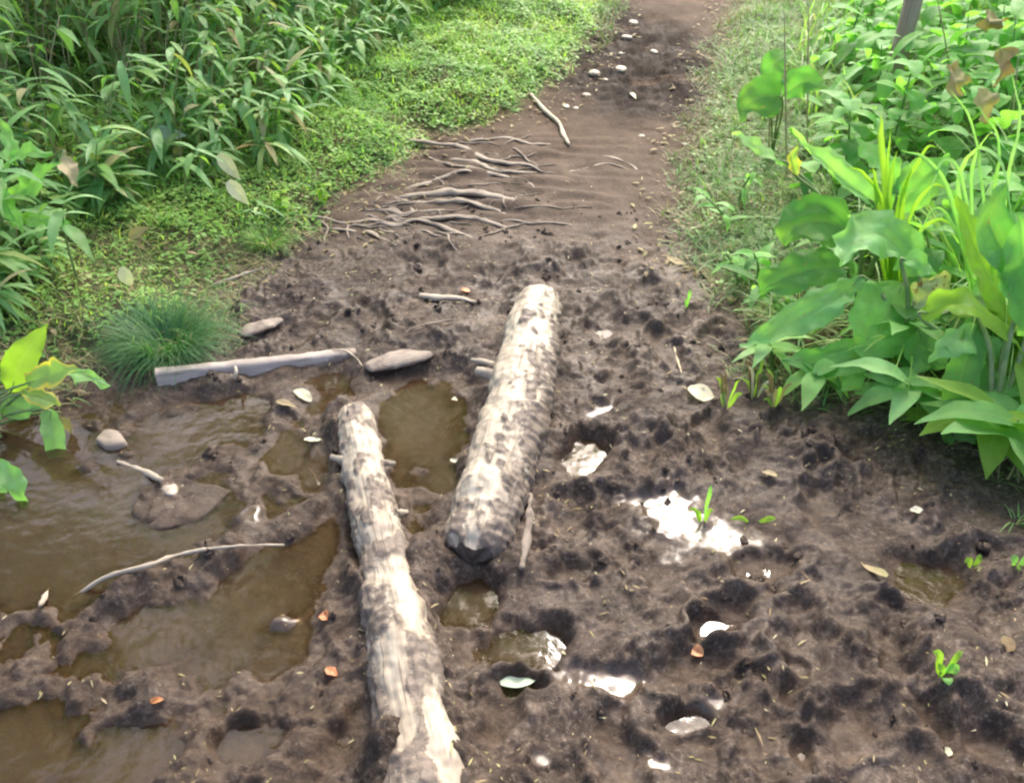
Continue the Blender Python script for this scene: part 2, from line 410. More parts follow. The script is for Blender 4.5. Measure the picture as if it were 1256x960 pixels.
MAT['cover'] = leaf_material('ground_cover_leaf', [(0, (.12, .27, .07)), (.4, (.22, .42, .12)), (.8, (.36, .54, .17)), (.93, (.50, .56, .25)), (1, (.42, .34, .20))], .5, .35)
MAT['tuft'] = leaf_material('fine_grass', [(0, (.03, .11, .045)), (.6, (.06, .20, .075)), (1, (.14, .27, .11))], .45, .3)
MAT['broad'] = leaf_material('broad_leaf', [(0, (.08, .26, .07)), (.3, (.15, .40, .11)), (.6, (.23, .53, .16)), (.85, (.27, .58, .16)), (1, (.40, .66, .17))], .42, .50, 12., spots=(.30, .24, .10))
MAT['broadblue'] = leaf_material('broad_leaf_pale', [(0, (.18, .44, .15)), (.5, (.29, .58, .22)), (1, (.42, .70, .30))], .38, .42, 12., spots=(.34, .30, .14))
MAT['lime'] = leaf_material('lime_leaf', [(0, (.20, .40, .05)), (1, (.32, .52, .06))], .36, .5, 8.)
MAT['yellowedge'] = leaf_material('yellow_edged_leaf', [(0, (.22, .42, .12)), (1, (.35, .50, .14))], .4, .35, 8., edge=(.75, .62, .10))
MAT['spotted'] = leaf_material('spotted_leaf', [(0, (.42, .48, .25)), (1, (.5, .5, .3))], .5, .3, 8., spots=(.22, .12, .07), spot_at=.58)
MAT['dead'] = leaf_material('dead_leaf', [(0, (.16, .09, .05)), (.4, (.30, .20, .11)), (.75, (.48, .38, .24)), (1, (.66, .58, .42))], .6, .2, 8.)
MAT['palehusk'] = leaf_material('pale_dead_leaf', [(0, (.60, .53, .40)), (1, (.75, .70, .58))], .5, .2, 8.)
MAT['orangechip'] = leaf_material('orange_leaf', [(0, (.62, .22, .10)), (1, (.70, .32, .16))], .5, .25)
MAT['floatleaf'] = leaf_material('wet_pale_leaf', [(0, (.62, .72, .60)), (1, (.66, .76, .62))], .25, .15, 5.)
MAT['straw'] = leaf_material('dry_grass', [(0, (.07, .18, .05)), (.35, (.15, .28, .09)), (.55, (.18, .17, .08)), (.8, (.26, .19, .11)), (1, (.40, .32, .2))], .6, .2)
MAT['softgrass'] = leaf_material('soft_verge_grass', [(0, (.18, .40, .09)), (.5, (.36, .58, .13)), (.85, (.52, .68, .18)), (1, (.58, .56, .28))], .5, .5)
MAT['grassy'] = leaf_material('verge_grass', [(0, (.10, .25, .07)), (.5, (.20, .38, .12)), (.8, (.32, .48, .16)), (1, (.46, .44, .24))], .45, .42)

def wood_material(name, pale, dark, mudc, mudattr=True, rough=.6):
    m, nt = newmat(name); n = N(nt)
    geo = n('ShaderNodeTexCoord').outputs['Object']
    lc = n.attr('leaf').outputs['Vector']
    sc = n('ShaderNodeVectorMath', {0: lc, 1: (9., 4., 1.)}, operation='MULTIPLY').outputs[0]
    gr = n.noise(sc, 1., 6., .65)
    col = n.mix(n.rng(gr, .36, .66), dark, pale)
    big = n.noise(geo, 9., 3.)
    col = n.mix(n.rng(big, .42, .68, 0., .5), col, dark)
    crack = n.rng(n.noise(n('ShaderNodeVectorMath', {0: lc, 1: (24., 3., 1.)}, operation='MULTIPLY').outputs[0], 1., 2.), .60, .68)
    col = n.mix(n.math('MULTIPLY', crack, .45), col, tuple(.35 * c for c in dark))
    fn = n.noise(geo, 70., 5., .7)
    hgt = n.math('SUBTRACT', gr, crack)
    rgh = rough
    if mudattr:
        a = n.math('ADD', n.attr('mud').outputs['Fac'], n.math('MULTIPLY', n.math('SUBTRACT', fn, .5), .9))
        mk = n.rng(a, .38, .54)
        thin = n.rng(a, .10, .5, 0., .6)
        mc = n.mix(n.rng(fn, .3, .7), tuple(.72 * c for c in mudc), tuple(1.3 * c for c in mudc))
        col = n.mix(thin, col, n.mix(.5, col, mc)); col = n.mix(mk, col, mc)
        hgt = n.math('ADD', n.math('MULTIPLY', hgt, .7), n.math('MULTIPLY', mk, n.math('ADD', fn, .4)))
    b = n('ShaderNodeBump', {'Strength': .6, 'Distance': .005, 'Height': hgt})
    p = n('ShaderNodeBsdfPrincipled', {'Base Color': col, 'Roughness': rgh, 'Normal': b.outputs[0]})
    n.out(p.outputs[0]); return m
MAT['log'] = wood_material('weathered_log_wood', (.50, .445, .345), (.27, .215, .155), (.14, .108, .082))
MAT['logend'] = wood_material('muddy_log_end', (.14, .10, .07), (.05, .035, .028), (.06, .045, .035))
MAT['plank'] = wood_material('grey_plank_wood', (.40, .35, .31), (.24, .20, .175), (.17, .13, .10))
MAT['slab'] = wood_material('muddy_slab_wood', (.34, .28, .22), (.18, .14, .11), (.15, .115, .09))
MAT['root'] = wood_material('root_bark', (.42, .34, .25), (.17, .13, .095), (.12, .09, .065))
MAT['stick'] = wood_material('pale_stick_wood', (.62, .54, .42), (.36, .28, .20), (.2, .15, .1), False)
MAT['trunk'] = wood_material('sapling_bark', (.50, .38, .29), (.28, .20, .15), (.1, .08, .06), False)

def stem_material(name, c1, c2):
    m, nt = newmat(name); n = N(nt)
    nz = n.noise(n('ShaderNodeTexCoord').outputs['Object'], 25., 3.)
    n.out(n('ShaderNodeBsdfPrincipled', {'Base Color': n.mix(n.rng(nz, .35, .65), c1, c2), 'Roughness': .5}).outputs[0]); return m
MAT['stem'] = stem_material('green_stem', (.12, .22, .06), (.24, .30, .12))
MAT['drystem'] = stem_material('dry_stem', (.34, .26, .15), (.52, .44, .28))
MAT['stone'] = None

# ground
m, nt = newmat('wet_mud_ground'); n = N(nt); MAT['ground'] = m
geo = n('ShaderNodeTexCoord').outputs['Object']
a1 = n('ShaderNodeSeparateXYZ', {0: n.attr('zone').outputs['Vector']})   # churn, verge, wetness
churn, verge, low = a1.outputs
n1 = n.noise(geo, 5., 6., .6); n2 = n.noise(geo, 24., 9., .78, 1.2); n3 = n.noise(geo, 95., 6., .75, .3); n4 = n.noise(geo, 2.2, 3.)
st = n('ShaderNodeMapping', {'Vector': geo, 'Rotation': (0, 0, R(-63)), 'Scale': (6., 26., 10.)}).outputs[0]
n5 = n.noise(st, 1., 5., .65)
mudc = n.ramp(n.math('ADD', n.math('MULTIPLY', n2, .65), n.math('MULTIPLY', n1, .35)), [(.34, (.024, .0165, .0115)), (.46, (.044, .031, .0225)), (.54, (.076, .054, .040)), (.66, (.165, .125, .096))])
mudc = n.mix(n.rng(n3, .54, .66, 0., .7), mudc, (.22, .18, .145))
mudc = n.mix(n.rng(n3, .48, .36, 0., .8), mudc, (.024, .017, .013))
mudc = n.mix(n.rng(n4, .48, .62, 0., .35), mudc, (.045, .033, .027))
mudc = n.mix(n.rng(n5, .5, .75, 0., .35), mudc, (.15, .105, .07))
wetc = n.mix(n.rng(n2, .35, .7), (.045, .028, .017), (.095, .062, .038))
mudc = n.mix(n.math('MULTIPLY', low, .75), mudc, wetc)
dryc = n.mix(n.rng(n1, .3, .7), (.060, .041, .029), (.120, .086, .062))
dryc = n.mix(n.rng(n2, .52, .70, 0., .5), dryc, (.11, .075, .05))
dryc = n.mix(n.rng(n3, .58, .68, 0., .55), dryc, (.26, .20, .145))
dryc = n.mix(n.rng(n3, .45, .34, 0., .6), dryc, (.04, .028, .02))
vc = n.mix(n.rng(n2, .35, .65), (.06, .043, .026), (.14, .10, .062))
vc = n.mix(n.rng(n1, .42, .58, 0., .7), vc, (.075, .11, .035))
vc = n.mix(n.rng(n3, .6, .7, 0., .5), vc, (.30, .25, .14))
dryc = n.mix(n.math('MULTIPLY', n.attr('soil').outputs['Fac'], .9), dryc, n.mix(n.rng(n3, .4, .6), (.018, .014, .012), (.05, .04, .034)))
mudc = n.mix(n.math('MULTIPLY', n.attr('soil').outputs['Fac'], .9), mudc, n.mix(n.rng(n3, .4, .6), (.018, .014, .012), (.05, .04, .034)))
col = n.mix(churn, dryc, mudc); col = n.mix(verge, col, vc)
n7 = n.noise(geo, 7., 5., .68, .6)
r_m = n.math('ADD', n.rng(n7, .40, .60, .36, .75), n.math('MULTIPLY', n.math('SUBTRACT', n3, .5), .3))
r_m = n.math('SUBTRACT', r_m, n.math('MULTIPLY', low, .30))
farx = n.rng(n('ShaderNodeSeparateXYZ', {0: geo}).outputs[1], 3.2, 4.2)
r_m = n.math('ADD', r_m, n.math('MULTIPLY', farx, .35))
rou = n.math('ADD', n.math('MULTIPLY', r_m, churn), n.math('MULTIPLY', n.math('SUBTRACT', 1., churn), .8), True)
rou = n.math('MAXIMUM', rou, .15)
rou = n.math('MAXIMUM', rou, n.math('MULTIPLY', verge, .85))
n6 = n.noise(n('ShaderNodeMapping', {'Vector': geo, 'Location': (3.1, 1.7, .4)}).outputs[0], 46., 7., .72, .8)
hh = n.math('ADD', n.math('MULTIPLY', n6, .9), n.math('MULTIPLY', n3, .4))
b = n('ShaderNodeBump', {'Strength': n.math('MULTIPLY', n.rng(n7, .42, .60, .50, .95), n.math('SUBTRACT', 1., n.rng(n.math('ADD', n.attr('film').outputs['Fac'], n.math('ADD', n.math('MULTIPLY', n.math('SUBTRACT', n2, .5), 1.6), n.math('MULTIPLY', n.math('SUBTRACT', n3, .5), 1.6))), .25, .75, 0., .85))), 'Distance': .010, 'Height': hh})
p = n('ShaderNodeBsdfPrincipled', {'Base Color': col, 'Roughness': rou, 'Normal': b.outputs[0], 'Specular IOR Level': n.math('ADD', n.math('SUBTRACT', .22, n.math('MULTIPLY', farx, .15)), n.math('MULTIPLY', n.attr('film').outputs['Fac'], .35))})
n.out(p.outputs[0])

# turbid puddle water
m, nt = newmat('muddy_water'); n = N(nt); MAT['water'] = m
geo = n('ShaderNodeTexCoord').outputs['Object']
dep = n.attr('depth').outputs['Fac']
nz = n.noise(geo, 4., 4.); nf = n.noise(geo, 38., 3.)
wc = n.mix(n.rng(nz, .38, .62), (.088, .058, .033), (.088, .068, .043))
op = n.math('SUBTRACT', 1., n.math('POWER', 2.718, n.math('MULTIPLY', dep, -24.)))
op = n.math('MULTIPLY', op, .85)
bump = n('ShaderNodeBump', {'Strength': .3, 'Distance': .01, 'Height': n.math('ADD', n.noise(geo, 12., 2.), n.math('MULTIPLY', nf, .25))})
body = n('ShaderNodeMixShader', {0: op, 1: n('ShaderNodeBsdfTransparent', {0: (.86, .74, .58, 1)}).outputs[0], 2: n('ShaderNodeBsdfDiffuse', {0: wc}).outputs[0]})
fr = n('ShaderNodeFresnel', {'IOR': 1.34, 'Normal': bump.outputs[0]})
gl = n('ShaderNodeBsdfGlossy', {'Color': (1, 1, 1, 1), 'Roughness': .06, 'Normal': bump.outputs[0]})
n.out(n('ShaderNodeMixShader', {0: fr.outputs[0], 1: body.outputs[0], 2: gl.outputs[0]}).outputs[0])

m, nt = newmat('muddy_stone'); n = N(nt); MAT['stone'] = m
geo = n('ShaderNodeTexCoord').outputs['Object']
n1 = n.noise(geo, 14., 5.); n2 = n.noise(geo, 80., 4.)
c = n.mix(n.rng(n1, .35, .65), (.09, .073, .06), (.19, .158, .135))
n.out(n('ShaderNodeBsdfPrincipled', {'Base Color': c, 'Roughness': n.rng(n2, .3, .7, .3, .6), 'Normal': n('ShaderNodeBump', {'Strength': .6, 'Distance': .006, 'Height': n2}).outputs[0]}).outputs[0])
m, nt = newmat('pale_stone'); n = N(nt); MAT['palestone'] = m
geo = n('ShaderNodeTexCoord').outputs['Object']; n1 = n.noise(geo, 60., 4.)
n.out(n('ShaderNodeBsdfPrincipled', {'Base Color': n.mix(n.rng(n1, .35, .65), (.24, .195, .15), (.44, .38, .30)), 'Roughness': .6}).outputs[0])

# ------------------------------------------------------------------ ground + water objects
nyv, nxv = GX.shape
low = np.clip(1 - sst(.0, .024, GZ), 0, 1) * M['churn']

low = np.maximum(low, M['wk'] * 1.0)
low = np.maximum(low, .7 * M['pool'] * sst(-.5, .3, pn(GX, GY, .2, 43)))
churnA = np.clip(M['churn'] + 1.1 * M['far'] + .0, 0, 1)
vergeA = 1 - sst(-.10, .02, M['d'] + .03 * pn(GX, GY, .08, 41))
go = build('ground', np.stack([GX, GY, GZ], -1).reshape(-1, 3), grid_quads(nyv, nxv), MAT['ground'],
           {'zone': np.stack([churnA, vergeA, low], -1).reshape(-1, 3), 'film': M['wk'].ravel(), 'soil': np.clip(1.8 * M['far'] * sst(-.5, .0, pn(GX, GY, .25, 42)), 0, 1).ravel()})
tag(go, 'dark churned mud and trodden dirt of the trail', kind='structure')
wx = np.arange(-2.9, 1.4, .015); wy = np.arange(.3, 2.75, .015); WX, WY = np.meshgrid(wx, wy)
dz = -hz(WX.ravel(), WY.ravel())
w = build('puddle_water', np.stack([WX.ravel(), WY.ravel(), np.zeros(WX.size)], 1), grid_quads(len(wy), len(wx)), MAT['water'], {'depth': np.maximum(dz, 0)})
tag(w, 'murky brown puddle water standing in the mud', kind='structure')

# ------------------------------------------------------------------ logs
def make_log(name, axis_pts, rad, label, mudfun, seed, bendnoise=.006):
    nl, m = 320, 100
    P = spline(axis_pts, nl); r = interp(rad, nl)
    s = np.linspace(0, 1, nl); Ltot = np.linalg.norm(np.diff(P, axis=0), axis=1).sum()
    endr = np.minimum(1, np.minimum(np.sqrt(np.clip(s * Ltot / .035, 0, 1)) * .35 + .65, 1)) * np.minimum(1, .55 + .45 * np.sqrt(np.clip((1 - s) * Ltot / .06, 0, 1)))
    T = unit(np.gradient(P, axis=0)); A = unit(np.cross(T, [0, 0, 1.])); B = unit(np.cross(A, T))
    th = np.linspace(0, 2 * np.pi, m, endpoint=False)
    off = A[:, None] * np.cos(th)[None, :, None] + B[:, None] * np.sin(th)[None, :, None] * .93
    V = P[:, None] + off * (r * endr)[:, None, None]
    mud = mudfun(s[:, None] + 0 * th[None], np.cos(th)[None] + 0 * s[:, None], np.sin(th)[None] + 0 * s[:, None], V)
    dsp = bendnoise * 1.7 * pn3(V, .13, seed) + .006 * pn3(V, .045, seed + 1) + .003 * pn3(V, .018, seed + 6)
    # long grain grooves
    lc = np.stack([np.broadcast_to(np.cos(th) * 1.2 , (nl, m)), np.broadcast_to(np.sin(th) * 1.2, (nl, m)), np.broadcast_to((s * Ltot * 1.3)[:, None], (nl, m))], -1)
    dsp = dsp + .0018 * pn3(lc, .22, seed + 2) * 1.0 + .006 * sst(.35, .6, mud) * (1 + pn3(V, .02, seed + 4))
    V = V + off * dsp[..., None]
    # ragged ends
    for e, idx in ((1, 0), (-1, nl - 1)):
        V[idx] += T[idx] * (.03 * pn3(V[idx], .05, seed + 5))[:, None]
    loc = P[nl // 2].copy(); loc[2] -= r[nl // 2] * .5
    root = thing('log', loc, label, 'log')
    A3 = np.zeros((nl, m, 3)); A3[..., 0] = (np.arange(m) / m * 2 * np.pi)[None] * .11 / .11 * .5; A3[..., 0] = np.abs(np.linspace(-1, 1, m))[None] * 1.; A3[..., 1] = (s * Ltot)[:, None]; A3[..., 2] = seed
    build('trunk', V.reshape(-1, 3), grid_quads(nl, m, True), MAT['log'], {'leaf': A3.reshape(-1, 3), 'mud': mud.ravel()}, parent=root)
    # ends: concave-free worn discs
    for idx, tdir in ((0, -1), (nl - 1, 1)):
        rings = [V[idx]]
        for k in (.8, .55, .3, .08):
            c = V[idx].mean(0); ring = c + (V[idx] - c) * k + T[idx] * tdir * (.018 * (1 - k**2)) 
            ring = ring + T[idx] * (.005 * pn3(ring, .02, seed + 7))[:, None]; rings.append(ring)
        E = np.array(rings); 
        q = grid_quads(5, m, True)
        aa = np.zeros((5 * m, 3)); aa[:, 0] = np.repeat([1, .8, .55, .3, .08], m); aa[:, 1] = np.tile(np.arange(m) / m * .2, 5)
        top = idx == nl - 1
        build('log_end', E.reshape(-1, 3), q, MAT['log'] if top else MAT['logend'], {'leaf': aa, 'mud': np.full(5 * m, .35 if top else .9) + .3 * pn3(E.reshape(-1, 3), .03, 3)}, parent=root)
    return root, P, r
def stub(root, p0, p1, r0, r1, seed, mat='log'):
    V, Q, A = tube([p0, (np.array(p0) + p1) / 2 + np.array([0, 0, .004]), p1], [r0, (r0 + r1) / 2 * .95, r1], 9, 10, .004, .02, seed)
    build('branch_stub', V, Q, MAT[mat], {'leaf': A, 'mud': .25 + .4 * pn3(V, .03, seed)}, parent=root)

def mudR_(s, c, sn, V):
    V = V * np.array([1., .55, 1.])
    # c>0 is the right-hand side (image), more mud on the right and on the low flanks
    z = .17 + .38 * pn3(V, .07, 50) + .55 * pn3(V, .032, 51) + .40 * pn3(V, .014, 52)
    z = z + .32 * sst(.0, .6, c) * (1 - sst(.45, .75, s)) - .35 * (1 - sst(-.6, -.1, c)) * sst(.1, .25, s)
    z = z + .45 * sst(.30, .9, c) + .5 * (1 - sst(-.35, .1, sn)) + .35 * (1 - sst(0, .16, s)) - .25 * sst(.85, 1, s)
    z = z + .25 * np.exp(-((s - .72) / .12)**2) * (1 - sst(.3, .5, c)) * .6
    return z
def zax(px, py, z): return PZ(px, py, z)
ra = [zax(580, 682, .035), zax(602, 605, .050), zax(624, 540, .058), zax(641, 470, .064), zax(653, 410, .070), zax(661, 362, .074)]
log1, _, _ = make_log('log', ra, [.076, .086, .090, .089, .085, .071], 'short thick pale log lying right of the thin one, near end dark with mud', mudR_, 1)
stub(log1, zax(606, 462, .07), zax(584, 455, .085), .022, .012, 3)
stub(log1, zax(606, 448, .05), zax(578, 442, .055), .014, .008, 4)
def mudL_(s, c, sn, V):
    V = V * np.array([1., .55, 1.])
    z = .16 + .42 * pn3(V, .07, 60) + .50 * pn3(V, .03, 61) + .35 * pn3(V, .014, 62)
    z = z + .6 * (1 - sst(-.35, .1, sn))
    # near half: mud smeared along the left/top, bare strip on the right
    near = 1 - sst(.50, .62, s)
    band = np.exp(-((c + .05) / .50)**2) * 1.0
    z = z * (1 - .45 * near) + near * .52
    for s0, c0, ws, wc in [(.50, .45, .085, .50), (.345, -.45, .050, .42), (.245, -.38, .045, .34), (.20, .60, .085, .38), (.04, .1, .05, .6)]:
        z = z - 1.15 * np.exp(-(((s - s0) / ws)**2 + ((c - c0) / wc)**2)**1.5)
    for s0, c0, ws, wc in [(.965, .05, .028, .45), (.735, .30, .045, .42), (.82, -.05, .022, .3), (.66, -.3, .03, .3)]:
        z = z + .75 * np.exp(-(((s - s0) / ws)**2 + ((c - c0) / wc)**2))
    z = z + 1.0 * np.exp(-((s - .59) / .028)**2) * (1 - .5 * sst(.2, .8, c))
    return z
la = [zax(545, 1060, .040), zax(528, 975, .042), zax(506, 870, .044), zax(492, 780, .046), zax(474, 700, .042), zax(457, 630, .042), zax(444, 560, .042), zax(432, 505, .044)]
log2, _, _ = make_log('log', la, [.073, .072, .070, .066, .056, .053, .052, .049], 'long thin bent log on the left, mud smeared, running out of the bottom edge', mudL_, 2, .008)
stub(log2, zax(425, 566, .05), zax(406, 561, .05), .014, .008, 5)
stub(log2, zax(460, 572, .06), zax(484, 568, .055), .014, .007, 6)
stub(log2, zax(470, 636, .04), zax(500, 628, .035), .014, .008, 7)

# ------------------------------------------------------------------ boards and slabs
def board(name, a, b, up0, up1, thick, mat, label, cat, seed, tilt=0.):
    """board on edge from a to b (world base points), heights up0/up1"""
    a = np.array(a, float); b = np.array(b, float); n_ = 40; k = 14
    t = np.linspace(0, 1, n_); C = a + (b - a) * t[:, None]
    d = unit(b - a); side = unit(np.cross(d, [0, 0, 1.])); 
    H = up0 + (up1 - up0) * t
    prof = []   # rounded rectangle cross-section, going round
    for (u, v) in [(-1, -1), (-1, -.3), (-1, .4), (-1, .9), (-.8, 1), (0, 1), (.8, 1), (1, .9), (1, .4), (1, -.3), (1, -1), (.8, -1.05), (0, -1.05), (-.8, -1.05)]: prof.append((u, v))
    prof = np.array(prof)
    V = C[:, None] + side * (prof[:, 0] * thick / 2)[None, :, None] + np.array([0, 0, 1.]) * (((prof[:, 1] + 1) / 2)[None, :] * (H[:, None] + .08) - .08)[..., None]
    V = V + side * (tilt * ((prof[:, 1] + 1) / 2))[None, :, None]
    V = V + .003 * np.stack([pn3(V, .05, seed), pn3(V, .05, seed + 1), pn3(V, .04, seed + 2)], -1)
    Vf = V.reshape(-1, 3); Q = grid_quads(n_, k, True)
    caps = []
    for e in (0, n_ - 1):
        o = e * k
        for i in range(6): 
            q = [o + i, o + i + 1, o + 12 - i, o + (13 - i) % k] if i else [o + 0, o + 1, o + 12, o + 13]
            caps.append(q)
    Q = np.vstack([Q, caps])
    A = np.zeros((n_, k, 3)); A[..., 0] = prof[None, :, 1] * .4; A[..., 1] = t[:, None] * 1.; A[..., 2] = seed
    mud = .12 + .4 * pn3(V, .06, seed + 3) + .5 * (1 - sst(0, .02, V[..., 2])) - .6 * (prof[None, :, 1] > .85) * (1 - sst(.6, .9, t))[:, None] + .5 * sst(.55, 1, t)[:, None]
    loc = C.mean(0)
    o = build(name, Vf, Q, mat, {'leaf': A.reshape(-1, 3), 'mud': mud.ravel()}, loc=loc)
    return tag(o, label, cat)
pk = board('wooden_plank', PZ(196, 487, 0.), PZ(440, 449, 0.), .068, .036, .034, MAT['plank'], 'grey wooden plank set on edge in the mud at the far side of the puddle', 'plank', 11, -.04)
def slab(name, pxs, w, th, mat, label, cat, seed, lift=.01):
    P = [G(x, y, lift) for x, y in pxs]; zz = sum(p[2] for p in P) / len(P)
    for p in P: p[2] = .5 * p[2] + .5 * zz
    V, Q, A = tube(P, [w * .55, w, w * .9, w * .4], 30, 14, .006, .04, seed, flat=th / w)
    o = build(name, V, Q, mat, {'leaf': A, 'mud': .3 + .5 * pn3(V, .05, seed)}, loc=np.mean(P, 0))
    return tag(o, label, cat)
slab('bark_slab', [(452, 456), (480, 446), (505, 441), (528, 437)], .045, .016, MAT['slab'], 'flat muddy slab of wood by the puddle between plank and thick log', 'wood slab', 21)
slab('bark_slab', [(296, 411), (312, 405), (330, 402), (346, 397)], .035, .014, MAT['slab'], 'smooth muddy slab of wood right of the grass tuft', 'wood slab', 22)
slab('bark_slab', [(640, 700), (645, 670), (648, 640), (650, 612)], .012, .010, MAT['slab'], 'thin muddy strip of wood lying beside the near end of the thick log', 'wood slab', 23)
slab('bark_slab', [(515, 366), (535, 368), (560, 371), (583, 373)], .013, .010, MAT['stick'], 'short pale piece of wood in the mud left of the thick log top', 'wood piece', 24, .012)

# flat stones
def stone(pts_px, h, mat, label, seed, name='flat_stone', cat='stone', dome=.3):
    c = np.mean([PZ(*p) for p in pts_px], 0); zb = max(0.0, float(hz(c[0], c[1])[0]) - .01)
    P = np.array([PZ(x, y, zb + h * .5) for x, y in pts_px]); 
    ring = spline(np.vstack([P, P[:1]]), 41)[:-1]; c = P.mean(0); rows = []
    for k, z in [(1.02, -.03), (1.03, 0), (1., h * .55), (.93, h * .85), (.8, h), (.6, h * (1 + dome * .3)), (.35, h * (1 + dome * .5)), (.04, h * (1 + dome * .5))]:
        rr = c + (ring - c) * k; rr[:, 2] = zb + z; rows.append(rr)
    V = np.array(rows); V = V + (.012 if name == 'flat_stone' else .006) * np.stack([pn3(V, .05, seed), pn3(V, .05, seed + 1), .7 * pn3(V, .035, seed + 2)], -1)
    o = build(name, V.reshape(-1, 3), grid_quads(len(rows), 40, True), mat, {'zone': np.tile([.75, 0, .2], (len(rows) * 40, 1))}, loc=(c[0], c[1], zb)); return tag(o, label, cat)
stone([(163, 628), (170, 603), (205, 588), (240, 590), (278, 600), (266, 616), (232, 640), (188, 646)], .006, MAT['ground'], 'flat grey muddy stone lying in the shallow puddle', 31)
stone([(198, 600), (206, 592), (217, 598), (214, 607), (204, 608)], .008, MAT['palestone'], 'small whitish chip on the flat grey stone', 32, 'pale_chip', 'chip')
stone([(118, 540), (128, 529), (146, 530), (155, 540), (146, 548), (128, 549)], .016, MAT['slab'], 'tan broken chunk of wood in shallow water near the left plant', 33, 'wood_chunk', 'chip')
PEB = [(777, 28, 6, 'cream pebble at the far muddy patch, farthest up the path'), (769, 46, 7, 'round tan pebble, second farthest on the dark mud of the path'), (762, 66, 4, 'tiny white pebble at the left rim of the dark mud'),
       (761, 85, 7, 'white pebble near the front rim of the far dark mud patch'), (729, 90, 8, 'long cream pebble at the grass edge of the path'), (719, 117, 6, 'tan pebble on dry dirt just above the pale stick'),
       (802, 64, 5, 'grey pebble on the right half of the far dark mud'), (840, 177, 4, 'small cream pebble at the right edge of the dry path'), (787, 167, 4, 'small buff pebble in the middle of the dry path'),
       (694, 131, 5, 'buff pebble lying right above the pale stick'), (742, 98, 4, 'small tan pebble beside the long cream one'), (706, 133, 4, 'small grey pebble right of the pale stick')]
for i, (x, y, r, lb) in enumerate(PEB):
    ang = np.linspace(0, 2 * np.pi, 8, endpoint=False)
    c = G(x, y); sc = r / FP * (c[1] * cp + CH * sp_) 
    th = np.linspace(0, 2 * np.pi, 14, endpoint=False); rows = []
    for k, z in [(.8, -.4), (1, 0), (.9, .18), (.7, .30), (.3, .36), (.02, .37)]:
        rows.append(np.stack([c[0] + sc * k * np.cos(th), c[1] + sc * k * (1.5 if i % 3 == 0 else 1.1) * np.sin(th), np.full(14, c[2] + z * sc)], 1))
    V = np.array(rows); V = V + sc * .25 * np.stack([pn3(V, sc * 1.5, i), pn3(V, sc * 1.5, i + 1), pn3(V, sc * 1.5, i + 2)], -1)
    tag(build('pebble', V.reshape(-1, 3), grid_quads(6, 14, True), MAT['palestone'], loc=c), lb, 'pebble', 'pale pebbles on the far path')

# ------------------------------------------------------------------ roots and sticks
ROOTS = [([(523, 179), (568, 182), (596, 196), (645, 203), (673, 212), (715, 207), (747, 201), (785, 212)], [.014, .016, .015, .012, .007, .005, .005, .002], 'longest dark root snaking right across the whole path'),
    ([(560, 176), (596, 172), (624, 170), (652, 177), (682, 175)], [.012, .014, .013, .010, .005], 'farthest root, along the upper rim of the root tangle'),
    ([(533, 189), (568, 198), (610, 210), (645, 213), (662, 208)], [.014, .017, .015, .012, .006], 'pale root just below the longest dark root'),
    ([(508, 236), (516, 228), (547, 217), (568, 210), (610, 216), (648, 222)], [.008, .012, .013, .013, .012, .005], 'root bowing upward in the middle of the tangle'),
    ([(500, 246), (519, 240), (558, 237), (596, 240), (650, 249)], [.012, .022, .026, .024, .008], 'thickest pale flattened root in the middle of the tangle'),
    ([(400, 272), (430, 274), (453, 270), (484, 277), (516, 271), (558, 284), (592, 299)], [.008, .010, .012, .013, .012, .010, .005], 'long pale root along the near edge of the tangle, forked to the left'),
    ([(516, 271), (540, 268), (568, 266), (610, 277), (636, 281)], [.010, .012, .013, .011, .005], 'straight root branching right from the near edge root'),
    ([(484, 277), (489, 290), (500, 303)], [.008, .007, .004], 'short rootlet hanging down toward the mud'),
    ([(405, 285), (430, 283), (453, 286), (484, 300)], [.007, .009, .008, .004], 'thin root nearest to the camera at the left of the tangle'),
    ([(540, 250), (560, 247), (589, 252), (630, 264)], [.010, .014, .013, .006], 'root lying just below the thickest pale root'),
    ([(470, 231), (494, 245), (505, 258), (518, 272)], [.006, .008, .008, .005], 'thin root slanting down from the grass edge'),
    ([(735, 189), (760, 196), (788, 212)], [.005, .007, .004], 'short dark root at the right end of the tangle'),
    ([(645, 212), (650, 226), (657, 238)], [.008, .007, .004], 'short stub root bending toward the camera'),
    ([(530, 186), (545, 200), (575, 206), (630, 207)], [.007, .009, .010, .005], 'thin root squeezed between two pale roots'),
    ([(440, 262), (470, 258), (500, 262), (535, 259), (575, 262)], [.007, .010, .010, .009, .005], 'thin brown root between the thick pale root and near edge root')]
for i, (pp, rr, lb) in enumerate(ROOTS):
    P = [G(x, y, r * .15) for (x, y), r in zip(pp, rr)]
    P[0] = P[0] + np.array([-.12, .03, .0]); P[0][2] = float(hz(P[0][0], P[0][1])[0]) - .01; P[-1][2] -= rr[-1] * 1.6
    V, Q, A = tube(P, np.array(rr) * 1.0, 60, 12, .008, .05, i, flat=.55)
    V = V + .006 * np.stack([pn3(V, .07, i + 3), pn3(V, .07, i + 4), pn3(V, .07, i + 5)], 1)
    tag(build('root', V, Q, MAT['root'], {'leaf': A, 'mud': .15 + .45 * pn3(V, .06, i)}, loc=np.mean(P, 0)), lb, 'root', 'exposed tree roots crossing the path')
